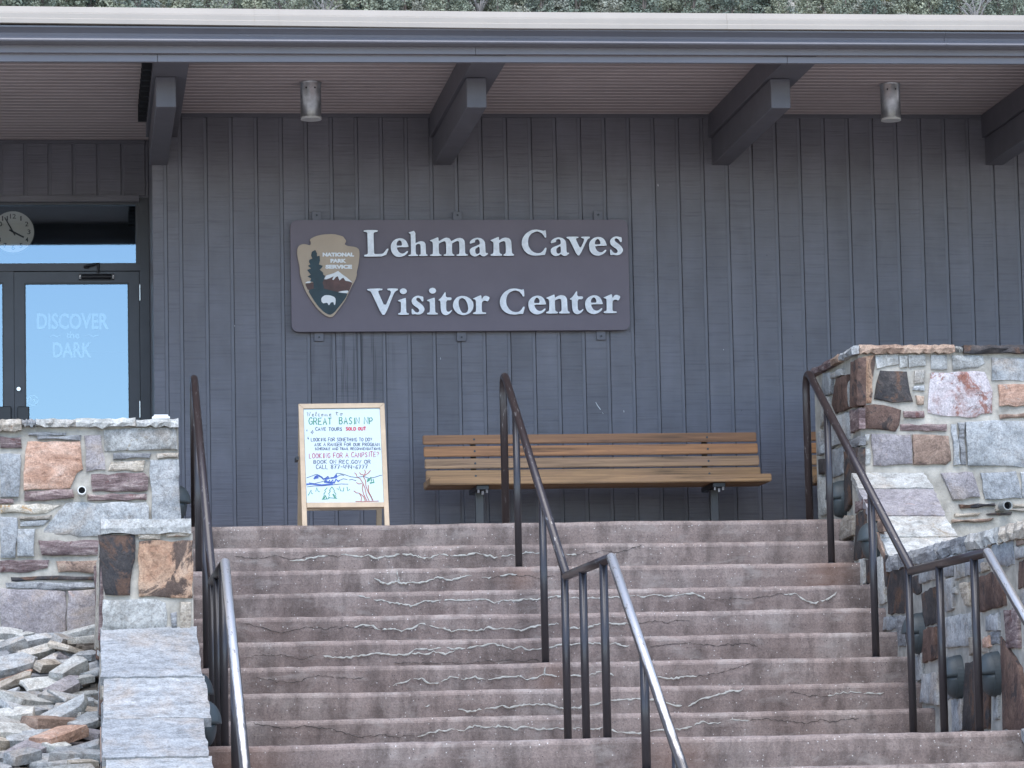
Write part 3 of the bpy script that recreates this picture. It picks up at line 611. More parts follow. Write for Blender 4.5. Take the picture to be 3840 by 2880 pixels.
# sloped pale flags
ln = (SB-SA).length; s0 = 0
for i, (fr, mt) in enumerate(((.20, 'w'), (.34, 'p'), (.26, 'w'), (.24, 'w'))):
    a = SA+sd2*(s0-.01)+sn2*(.012-.003*i); b = SA+sd2*(s0+fr*ln)+sn2*(.012-.003*i); s0 += fr*ln-.003
    flag(rc, [(XRC-.005, a.y, a.z), (XRC+CW+.01*(i % 2), a.y, a.z), (XRC+CW+.01*((i+1) % 2), b.y, b.z), (XRC-.006, b.y, b.z)], sn2, mt)
ZS = zz(2800, 1900, .31646); ZT = zz(3200, 1950, .28933); ZR2 = zz(3000, 1980, .54264)
RC = [('t',ZS,[(1118,200),(1180,110),(1282,110),(1288,330),(1150,395),(1110,380)]),('k',ZS,[(1300,100),(1420,20),(1440,600),(1290,640),(1292,330)]),
 ('n',ZS,[(1560,190),(1640,165),(1640,280),(1565,290)]),('n',ZS,[(1572,302),(1700,292),(1690,480),(1580,482)]),('w',ZS,[(1345,615),(1420,610),(1420,910),(1372,930)]),('k',ZS,[(1432,640),(1465,620),(1470,900),(1435,920)]),
 ('w',ZS,[(1568,600),(1630,585),(1668,1130),(1580,1160)]),('k',ZS,[(1642,600),(1690,575),(1690,950),(1662,950)]),('k',ZS,[(1712,415),(1868,395),(1880,1258),(1702,1278),(1692,960)]),
 ('g',ZS,[(1652,1310),(1798,1302),(1793,1450),(1622,1485)]),('d',ZS,[(1807,1300),(1890,1292),(1890,1655),(1817,1655)]),('n',ZS,[(1480,0),(1560,-10),(1555,170),(1490,180)]),('m',ZS,[(1300,-60),(1420,-90),(1415,10),(1300,80)]),
 ('g',ZT,[(888,440),(1070,392),(1178,362),(1170,520),(1072,560),(1070,770),(892,825)]),('g',ZT,[(1194,348),(1320,322),(1310,720),(1197,738)]),('w',ZT,[(1332,312),(1470,282),(1462,730),(1342,786)]),
 ('g',ZT,[(1482,252),(1690,212),(1690,655),(1482,728)]),('g',ZT,[(1812,182),(2070,124),(2090,578),(1962,598),(1822,560)]),('n',ZT,[(1717,192),(1800,174),(1800,280),(1717,290)]),
 ('k',ZT,[(782,740),(878,702),(888,930),(832,970),(787,940)]),('k',ZT,[(892,950),(1080,856),(1090,1340),(902,1382)]),('g',ZT,[(1197,782),(1318,744),(1318,1148),(1212,1188)]),
 ('w',ZT,[(1312,882),(1358,864),(1363,958),(1312,958)]),('t',ZT,[(1402,832),(1528,804),(1528,1108),(1472,1112)]),('r',ZT,[(1652,752),(1830,675),(1958,702),(1993,1108),(1840,1148),(1672,1188)]),
 ('g',ZT,[(1217,1262),(1538,1194),(1543,1640),(1227,1655)]),('g',ZT,[(1737,1242),(1903,1204),(1913,1428),(1742,1438)]),('m',ZT,[(1962,1162),(2168,1134),(2178,1655),(2002,1655)]),
 ('r',ZT,[(902,1422),(1088,1374),(1098,1800),(902,1850)]),('o',ZT,[(1682,1542),(1778,1484),(1798,1640),(1692,1658)]),('t',ZT,[(2112,132),(2300,90),(2300,215),(2120,238)]),('n',ZT,[(2122,262),(2300,222),(2300,310),(2127,338)]),
 ('r',ZT,[(2152,542),(2300,505),(2300,865),(2152,898)]),('g',ZT,[(2125,350),(2300,330),(2300,480),(2130,520)]),('g',ZT,[(2190,915),(2320,890),(2320,1120),(2195,1140)]),('t',ZT,[(1660,560),(1790,540),(1780,650),(1660,690)]),
 ('g',ZR2,[(862,1012),(968,987),(973,1220),(847,1210)]),('w',ZR2,[(807,882),(868,862),(858,1050),(812,1058)]),('k',ZR2,[(1167,932),(1318,902),(1318,1388),(1150,1398)]),('g',ZR2,[(1052,1192),(1138,1182),(1138,1398),(1057,1408)]),
 ('r',ZR2,[(1392,752),(1538,962),(1600,1390),(1397,1398)]),('w',ZR2,[(1342,1172),(1383,1152),(1383,1320),(1342,1328)]),('d',ZR2,[(990,900),(1100,880),(1100,1160),(990,1190)]),('t',ZR2,[(1180,760),(1310,740),(1305,860),(1182,880)]),('g',ZR2,[(1060,680),(1165,665),(1168,760),(1062,780)]),('d',ZR2,[(1330,720),(1385,715),(1385,800),(1335,805)])]
for mt, zf, pl in RC:
    P = [onX(*zf(p), XRC) for p in pl]
    P = [Vector((p.x, max(-8.6, p.y), min(p.z, ZCT-.07) if p.y < SB.y else p.z)) for p in P]
    stone(rc, P, LN, mt, random.uniform(.008, .018))
y = SB.y
for i, (mt, l_) in enumerate((('d', .75), ('d', .62), ('d', .70), ('w', .72), ('t', .6), ('t', .9), ('n', 1.0))):
    coping_box(rc, mt, XRC-.02, XRC+CW+.02, y-l_+.02, y, ZCT-.075, ZCT+.02, 'X'); y -= l_
# stub at the head of the lower flight
rs = thing('stone_wall', 'short stone stub wall at the right end of the lower flight', 'stone wall', (5.1, -8.4, GZ))
v = [(4.90, YL-.02, -1.50), (5.12, YL-.02, -1.50), (5.12, YL-2.6, -2.9), (4.90, YL-2.6, -2.9)]; v += [(a, b, GZ) for a, b, c in v]
MB().add(v, [(0,1,2,3),(4,7,6,5),(0,4,5,1),(1,5,6,2),(2,6,7,3),(3,7,4,0)]).build('mortar', MAT['mortar'], rs)
flag(rs, [(4.88, YL-.0, -1.475), (5.125, YL-.0, -1.475), (5.125, YL-1.2, -2.12), (4.88, YL-1.2, -2.12)], SN, 'g')
stone(rs, [(4.9, YL-.15, -1.68), (4.9, YL-.15, -2.2), (4.9, YL-.7, -2.2), (4.9, YL-.7, -1.95)], LN, 'g', .02)
# ------------------------------------------------------------------ the building
YR = 1.125                                  # recessed entrance wall
XC = .575                                   # corner of the main wall
ZS_ = 3.227                                 # soffit
bl = thing('visitor_building', 'long low building with dark vertical siding, deep eave and a recessed glass entrance', 'building', (4.0, 0, 0))
# main siding wall: boards are separate parts, grooves between them recessed
wall = MB().box(XC+.012, 12.0, .030, .25, -.3, ZS_).build('siding_wall', MAT['dark'], bl)
strips = MB()
GW = .027; edges = [XC, .655, .682, .766, .793]
g = [(.655, .682), (.766, .793)]
xx = .980
while xx < 11.9: g.append((xx-GW, xx)); xx += .186
xa = XC
for i, (gl, gr) in enumerate(g+[(11.98, 12.0)]):
    d = random.uniform(-.0015, .0015)
    MB().box(xa, gl, -.006+d, .032, -.3, ZS_-.002).build('siding_board', MAT['siding'], wall, bevel=.003)
    if gr < 11.9: strips.box(gl-.004, gr-.0028, .007, .032, -.3, ZS_-.002)
    xa = gr
strips.build('groove_strip', MAT['groove'], wall)
m = MB()
for pts, w_ in (([(2234,1508),(2240,1520),(2252,1536)], .010), ([(2258,1546),(2262,1552)], .006), ([(2339,1539),(2340,1546)], .008), ([(1651,1340),(1652,1348)], .008), ([(2467,690),(2468,698)], .009), ([(2713,1310),(2714,1314)], .009), ([(879,1219),(880,1224)], .008)):
    ribbon(m, [onY(*p, -.009) for p in pts], (0,-1,0), w_, .0005, .001)
m.build('white_fleck', MAT['white'], wall)
# return of the recess and the recessed wall over the door
ret = MB().box(XC-.002, XC+.010, -.003, YR+.2, -.3, ZS_-.002).build('corner_return', MAT['siding'], bl)
ZD = onY(250, 735, YR).z                    # underside of the upper siding
rwall = MB().box(-6.0, XC-.004, YR+.012, YR+.2, ZD-.01, ZS_).build('siding_wall', MAT['groove'], bl)
xs = [onY(4+91*i, 650, YR).x for i in range(-12, 7)]
for a, b in zip(xs, xs[1:]):
    MB().box(a+.012, b-.012, YR-.004, YR+.02, ZD, ZS_-.002).build('siding_board', MAT['siding'], rwall, bevel=.003)
MB().box(xs[-1]+.012, XC-.01, YR-.004, YR+.02, ZD, ZS_-.002).build('siding_board', MAT['siding'], rwall, bevel=.003)
# body of the building: dark room behind the glass, roof slab, far walls
body = MB(); body.box(-9, -6, YR, 9, -.3, ZS_); body.box(12, 14, 0, 9, -.3, ZS_); body.box(-9, 14, 8.8, 9, -.3, ZS_)
body.build('outer_wall', MAT['siding'], bl)
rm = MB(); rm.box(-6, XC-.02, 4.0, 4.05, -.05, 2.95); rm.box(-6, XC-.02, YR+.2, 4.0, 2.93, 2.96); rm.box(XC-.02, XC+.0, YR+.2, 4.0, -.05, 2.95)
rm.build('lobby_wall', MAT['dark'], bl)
MB().box(-6, XC, YR-.01, 4.1, -.06, -.012).build('lobby_floor', MAT['paving'], bl)
MB().box(-3, XC+.4, -1.6, YR+.2, -.2, -.004).build('entrance_paving', MAT['paving'], bl)
# soffit planks (V grooves), closed above by the roof slab
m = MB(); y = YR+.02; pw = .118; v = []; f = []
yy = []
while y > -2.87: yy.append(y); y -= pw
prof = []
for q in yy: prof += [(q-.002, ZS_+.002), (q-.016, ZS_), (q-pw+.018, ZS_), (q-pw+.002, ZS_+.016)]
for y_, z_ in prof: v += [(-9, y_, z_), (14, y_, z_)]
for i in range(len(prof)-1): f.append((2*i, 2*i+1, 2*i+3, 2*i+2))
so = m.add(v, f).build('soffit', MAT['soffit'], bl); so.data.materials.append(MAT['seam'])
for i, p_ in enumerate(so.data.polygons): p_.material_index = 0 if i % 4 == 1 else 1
MB().box(-9, 14, -2.86, 9, ZS_+.02, ZS_+.09).build('roof_slab', MAT['dark'], bl)
MB().box(XC+.03, 12, -.018, .0, ZS_-.030, ZS_-.002).build('soffit_trim', MAT['beam'], bl)
MB().box(-6, XC-.03, YR-.018, YR, ZS_-.030, ZS_-.002).build('soffit_trim', MAT['beam'], bl)
# eave edge: each line follows the photograph's slight fall
def eave(name, mat, Y, yb, top, bot, bevel=0, prof=None, parent=bl, x0=None, x1=None):
    """top / bot: photo rows at columns 0, 1920, 3840."""
    xs = [0, 1920, 3840]; P = [(onY(x, a, Y), onY(x, b, Y)) for x, a, b in zip(xs, top, bot)]
    def zi(X, q):
        pts = [p[q] for p in P]; a, b = (pts[0], pts[1]) if X < pts[1].x else (pts[1], pts[2])
        return a.z+(b.z-a.z)*(X-a.x)/(b.x-a.x)
    X = [x0 if x0 is not None else -5, P[1][0].x, x1 if x1 is not None else 10]; X = sorted(set(X+[P[0][0].x, P[2][0].x]))
    if x0 is not None: X = [x for x in X if x >= x0]
    if x1 is not None: X = [x for x in X if x <= x1]
    prof = prof or [(0, 0), (0, 1), (1, 1), (1, 0)]            # (depth fraction, height fraction)
    v = []; f = []; k = len(prof)
    for x in X:
        zt, zb = zi(x, 0), zi(x, 1)
        for d, h in prof: v.append((x, Y+(yb-Y)*d, zb+(zt-zb)*h))
    for i in range(len(X)-1):
        for q in range(k): a, b = i*k+q, i*k+(q+1) % k; f.append((a, b, b+k, a+k))
    f.append(tuple(range(k))); f.append(tuple((len(X)-1)*k+q for q in range(k-1, -1, -1)))
    return MB().add(v, f).build(name, mat, parent)
XJ = [onY(591, 215, -2.9).x, onY(2952, 225, -2.9).x]
for a, b in ((-5, XJ[0]-.002), (XJ[0]+.002, XJ[1]-.002), (XJ[1]+.002, 10)):
    eave('fascia_board', MAT['trim'], -2.90, -2.86, (202, 209, 216), (230, 233, 239), x0=a, x1=b)
XJ2 = onY(1784, 185, -2.95).x
for a, b in ((-5, XJ2-.0015), (XJ2+.0015, 10)):
    eave('fascia_board', MAT['trim'], -2.945, -2.902, (146, 157, 168), (196, 203, 209), x0=a, x1=b, prof=[(0, .0), (0, .9), (1, 1), (1, 0)])
gu = eave('gutter', MAT['gutter'], -3.07, -2.947, (94, 109, 121), (153, 163, 173),
     prof=[(.22, .76), (.10, .84), (.0, .90), (.0, 1.0), (.12, 1.0), (1, 1.0), (1, .0), (.24, .0), (.07, .02), (.02, .10), (.06, .20), (.34, .25), (.42, .45), (.38, .62)])
XS = onY(1920+1880*.868, 150, -3.075).x
eave('gutter_seam', MAT['gutter'], -3.073, -2.95, (94, 109, 121), (153, 163, 173), prof=[(.19, .76), (.0, .9), (.0, 1.0), (1, 1.0), (1, 0), (.1, .0), (.0, .10), (.04, .2), (.31, .25), (.39, .45), (.35, .62)], parent=gu, x0=XS-.004, x1=XS+.012)
cp = eave('roof_edge', MAT['roof'], -3.10, -2.70, (20, 42, 55), (84, 106, 113),
     prof=[(.0, .0), (.0, .26), (.012, .30), (.012, .58), (.03, .62), (.03, .66), (.05, 1.0), (1, 1.02), (1, .0)])
for px in (1100*.868, 1920+930*.868):
    a = onY(px, 70, -3.1).x; b = onY(px+104*.868, 70, -3.1).x
    eave('roof_edge_splice', MAT['roof'], -3.104, -2.72, (20, 42, 55), (84, 106, 113), prof=[(.0, .0), (.0, .26), (.012, .30), (.012, .58), (.03, .62), (.03, .66), (.05, 1.0), (1, 1.025), (1, .0)], parent=cp, x0=a, x1=b)
# beams under the eave with wider plates on top
for i in range(-1, 6):
    if i == 0: x0 = .552
    x0 = .552+2.1046*i; x1 = x0+.1358
    if x0 < .5: y1 = YR
    else: y1 = .0
    b = MB().box(x0, x1, -2.315, y1-.004, 2.839, 3.045).build('roof_beam', MAT['beam'], bl, bevel=.004)
    MB().box(x0-.022, x1+.075, -2.86, y1-.004, 3.047, ZS_-.003).build('beam_plate', MAT['beam'], b, bevel=.003)
m = MB()
for k in range(11):
    y = -2.3+k*.19; m.box(.552-.085, .552-.024, y, y+.055, 3.10, ZS_-.004)
m.build('spacer_block', MAT['dark'], bl)
# ------------------------------------------------------------------ entrance: transom and doors
def pr(x0, y0, x1, y1, Y):                 # photo rectangle on a plane -> X0,X1,Z0,Z1
    a = onY(x0, (y0+y1)/2, Y).x; b = onY(x1, (y0+y1)/2, Y).x
    c = onY((x0+x1)/2, y1, Y).z; d = onY((x0+x1)/2, y0, Y).z
    return a, b, c, d
def rect(name, mat, x0, y0, x1, y1, Yf, Yb, parent, bevel=0):
    a, b, c, d = pr(x0, y0, x1, y1, Yf); return MB().box(a, b, Yf, Yb, c, d).build(name, mat, parent, bevel=bevel)
YD = YR+.03
rect('lintel_trim', MAT['siding'], -700, 733, 521, 756, YR-.02, YR+.1, bl)
tr = rect('transom_window', MAT['frame'], -700, 757, 516, 768, YD, YD+.08, bl)
rect('transom_rail', MAT['frame'], -700, 988, 530, 1017, YD-.02, YD+.08, tr)
rect('transom_stile', MAT['frame'], 509, 757.5, 521, 988, YD+.001, YD+.08, tr)
rect('jamb', MAT['frame'], 525, 735, 562, 1760, YD-.01, YD+.10, tr)
a, b, c, d = pr(-700, 757, 512, 990, YD+.035)
MB().add([(a,YD+.035,c),(b,YD+.035,c),(b,YD+.035,d),(a,YD+.035,d)], [(0,1,2,3)]).build('window_pane', MAT['glass'], tr)
# two glazed door leaves
ZB = .0
def leaf(x0, x1, gx0, gx1, pull, label=None):
    a, b, _, d = pr(x0, 1019, x1, 1700, YD); ga, gb, _, gd = pr(gx0, 1059, gx1, 1700, YD)
    o = MB().box(a, ga, YD, YD+.05, ZB, d).box(gb, b, YD, YD+.05, ZB, d).box(ga, gb, YD, YD+.05, gd, d).box(ga, gb, YD, YD+.05, ZB, .25).build('glass_door', MAT['frame'], bl)
    gl = MB().add([(ga,YD+.022,.25),(gb,YD+.022,.25),(gb,YD+.022,gd),(ga,YD+.022,gd)], [(0,1,2,3)]).build('door_glass', MAT['glass'], o)
    m = MB(); t = .012
    m.box(ga, ga+t, YD+.004, YD+.02, .25, gd).box(gb-t, gb, YD+.004, YD+.02, .25, gd).box(ga+t, gb-t, YD+.004, YD+.02, gd-t, gd)
    m.build('glazing_bead', MAT['black'], o)
    pa, pb, _, pd = pr(pull[0], 1525, pull[1], 1700, YD-.03)
    m = MB(); m.box(pa, pb, YD-.05, YD-.02, .55, pd); m.box(pa+.01, pb-.01, YD-.02, YD, .55, pd-.02); m.build('pull_handle', MAT['black'], o, bevel=.005)
    return o, gl
d1, gl1 = leaf(54.5, 524, 92, 487, (66, 110)); d0, gl0 = leaf(-410, 53.0, -372, 15.5, (-3, 43))
# lock cylinder, hinges, closer
c = onY(70, 1459, YD); m = MB(); m.tube([(c.x, YD+.01, c.z), (c.x, YD-.008, c.z)], .022, 20); lk = m.build('lock_ring', MAT['black'], d1)
MB().tube([(c.x, YD-.004, c.z), (c.x, YD-.012, c.z)], .015, 20).build('lock_cylinder', MAT['chrome'], lk)
for y0, y1 in ((1067, 1127), (1504, 1566)): 
    a, b, e, f_ = pr(522, y0, 529, y1, YD-.01); MB().tube([((a+b)/2, YD-.012, e), ((a+b)/2, YD-.012, f_)], .007, 10).build('hinge', MAT['chrome'], d1)
a, b, e, f_ = pr(306, 1026, 418, 1046, YD-.05)
zc = (e+f_)/2
cl = MB().tube([(a, YD-.035, zc), (b, YD-.035, zc)], .0195, 16).build('door_closer', MAT['black'], d1)
MB().box(a-.02, b+.01, YD-.03, YD-.001, zc-.022, zc+.022).build('closer_plate', MAT['black'], cl)
m = MB()
for x in (a-.012, b+.014): m.tube([(x-.006, YD-.035, zc+.009), (x+.006, YD-.035, zc+.009)], .013, 12).tube([(x-.006, YD-.035, zc-.010), (x+.006, YD-.035, zc-.010)], .012, 12)
m.build('closer_cap', MAT['chrome'], cl)
p = [onY(x, y, YD-.04) for x, y in ((368, 1022), (370, 988), (352, 992), (322, 1000))]
MB().tube([(q.x, q.y-(.02 if i else 0), q.z) for i, q in enumerate(p)], .010, 8).tube([(p[3].x-.01, YD-.02, p[3].z), (p[3].x+.02, YD-.05, p[3].z)], .012, 8).build('closer_arm', MAT['black'], cl)
# lettering helpers: the built-in typeface turned into mesh, fitted to a box
def text_mesh(s, off=0.0, res=3, shear=0.0):
    cu = bpy.data.curves.new('t', 'FONT'); cu.body = s; cu.size = 1; cu.offset = off; cu.resolution_u = res; cu.shear = shear
    o = bpy.data.objects.new('t', cu); COL.objects.link(o); bpy.context.view_layer.update()
    me = bpy.data.meshes.new_from_object(o.evaluated_get(bpy.context.evaluated_depsgraph_get()))
    v = [(q.co.x, q.co.y) for q in me.vertices]; f = [tuple(p.vertices) for p in me.polygons]
    bpy.data.objects.remove(o); bpy.data.curves.remove(cu); bpy.data.meshes.remove(me); return v, f
def text_fit(s, fn, x0, x1, y0, y1, off=0.0, shear=0.0):
    """fn(px,py) -> 3D; box in photo-like coords with y down"""
    v, f = text_mesh(s, off, shear=shear); ax = min(p[0] for p in v); bx_ = max(p[0] for p in v); ay = min(p[1] for p in v); by = max(p[1] for p in v)
    return [fn(x0+(p[0]-ax)/(bx_-ax)*(x1-x0), y1-(p[1]-ay)/(by-ay)*(y1-y0)) for p in v], f
DG = lambda x, y: onY(x, y, YD+.0195)
for s, x0, x1, y0, y1, o_ in (('DISCOVER', 138, 407, 1175, 1235, .025), ('the', 247, 298, 1243, 1270, .01), ('DARK', 198, 344, 1284, 1341, .02)):
    v, f = text_fit(s, DG, x0, x1, y0, y1, o_); MB().add(v, f).build('lettering', MAT['film'], gl1)
m = MB()
for pts in ([(185,1262),(200,1257),(212,1262),(228,1258)], [(316,1259),(335,1257),(350,1262),(368,1258)]): ribbon(m, [DG(*p) for p in pts], (0,-1,0), .006, .0005, .0)
m.build('flourish', MAT['film'], gl1)
m = MB(); ribbon(m, [DG(123+19*math.cos(t*.35), 1502+19*math.sin(t*.35)) for t in range(19)], (0,-1,0), .006, .0004, 0); ribbon(m, [DG(110, 1489), DG(136, 1515)], (0,-1,0), .006, .0004, 0)
ribbon(m, [DG(112,1507), DG(118,1498), DG(128,1498), DG(134,1507)], (0,-1,0), .008, .0004, 0)
m.build('prohibition_sticker', MAT['film'], gl1)
# ------------------------------------------------------------------ wall clock inside
cc = onY(49, 871, YR+.16); cr = 78/FPX*27.25
ck = thing('wall_clock', 'round white wall clock hanging behind the transom glass showing five to four', 'clock', (cc.x, cc.y, cc.z), local=True)
MAT['clock'] = simple('clock_face', (.90, .83, .74), .5, var=.04)
m = MB(); n = 48
v = [(0, -.02, 0)]+[(cr*math.cos(2*math.pi*k/n), -.02, cr*math.sin(2*math.pi*k/n)) for k in range(n)]
m.add(v, [(0, k+1, (k+1) % n+1) for k in range(n)]); m.build('clock_face', MAT['clock'], ck)
m = MB(); m.tube([(0, .05, 0), (0, -.015, 0)], cr*1.03, 48); m.build('clock_case', MAT['lamp'], ck)
for h in range(1, 13):
    a = math.pi/2-h*math.pi/6; cx_, cz_ = .76*cr*math.cos(a), .76*cr*math.sin(a); wx = cr*(.075 if h < 10 else .14); hz = cr*.115
    v, f = text_fit(str(h), lambda x, y: Vector((cx_+x, -.022, cz_+y)), -wx if h != 1 else -wx*.45, wx if h != 1 else wx*.45, hz, -hz, .012)
    MB().add(v, f).build('numeral', MAT['black'], ck)
m = MB()
for ang, l, wd_ in ((math.pi/2+math.pi/6*.98, .80, .035), (math.pi/2-math.pi/6*3.93, .58, .05)):
    d_ = Vector((math.cos(ang), 0, math.sin(ang)))
    ribbon(m, [d_*(-.2*cr)+Vector((0, -.024, 0)), d_*(l*cr)+Vector((0, -.024, 0))], (0,-1,0), wd_*cr*1.6, .001, 0)
m.build('clock_hand', MAT['black'], ck)
MB().box(-.01, .01, .04, .30, -.01, .01).build('hanger', MAT['black'], ck)
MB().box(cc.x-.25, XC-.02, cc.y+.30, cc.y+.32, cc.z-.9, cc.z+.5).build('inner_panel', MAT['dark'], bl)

# ------------------------------------------------------------------ can lights under the eave
def can(px0, px1, pyt, pyb, label, mat_parent=None):
    # stands on the soffit: solve distance from the top row
    P = onZ((px0+px1)/2, pyt, ZS_); r = (px1-px0)/2/FPX*(P.y-CAM.y); Q = onY((px0+px1)/2, pyb, P.y)
    t = thing('ceiling_light', label, 'ceiling light', (P.x, P.y, ZS_), 'can lights under the eave', local=True)
    h = ZS_-Q.z
    MB().tube([(0,0,0), (0,0,-.012), (0,0,-.013), (0,0,-h+.014)], [r*1.06, r*1.06, r, r], 36, cap=False).build('can', MAT['can'], t, smooth=True)
    MB().tube([(0,0,-h+.016), (0,0,-h), (0,0,-h+.001)], [r*1.015, r*1.015, r*.9], 36, cap=False).build('rim', MAT['lens'], t)
    MB().tube([(0,0,-h+.012), (0,0,-h+.010)], r*.93, 36).build('lens', MAT['lens'], t)
    m = MB()
    for q in (.35, -.5): m.tube([(r*.98*math.sin(q), -r*.98*math.cos(q), -.05), (r*1.03*math.sin(q), -r*1.03*math.cos(q), -.05)], .006, 8)
    m.build('screw', MAT['black'], t)
can(1125, 1204, 309, 449, 'grey metal can light under the eave above the sign emblem')
can(1920+1588*.868, 1920+1677*.868, 315, 453, 'grey metal can light under the eave above the right stone parapet')

# ------------------------------------------------------------------ the wall sign
YS = -.075
sg = thing('wall_sign', 'large brown sign board with raised white serif letters and a tan arrowhead emblem', 'sign', (3.2, -.03, 1.9))
a = onY(1091, 1040, YS).x; b = onY(2358.5, 1030, YS).x
ztl, ztr = onY(1120, 830, YS).z, onY(2330, 819, YS).z; zbl, zbr = onY(1120, 1246, YS).z, onY(2330, 1236, YS).z
def rrect(x0, x1, z0, z1, r, n=8):
    L = []
    for cx_, cz_, a0 in ((x1-r, z1-r, 0), (x0+r, z1-r, 90), (x0+r, z0+r, 180), (x1-r, z0+r, 270)):
        for k in range(n+1): t = math.radians(a0+90*k/n); L.append((cx_+r*math.cos(t), cz_+r*math.sin(t)))
    return L
zt, zb = (ztl+ztr)/2, (zbl+zbr)/2
panel = solid([rrect(a, b, zb, zt, .052)], lambda u, v: Vector((u, YS, v)), Vector((0, .045, 0))).build('sign_panel', MAT['sign'], sg, bevel=.004, segs=2)
for zf, pts in ((zz(1050, 780, .6103), ((225, 45), (1090, 45), (1955, 42), (240, 795), (1115, 795), (1973, 788))),):
    for q in pts:
        c = onY(*zf(q), -.025); m = MB(); up = q[1] < 400
        m.box(c.x-.034, c.x+.034, -.030, -.006, c.z-.028 if not up else c.z-.06, c.z+.028 if up else c.z+.06)
        o = m.build('bracket', MAT['bracket'], sg, bevel=.002); MB().tube([(c.x, -.028, c.z), (c.x, -.037, c.z)], .008, 8).build('bolt', MAT['black'], o)
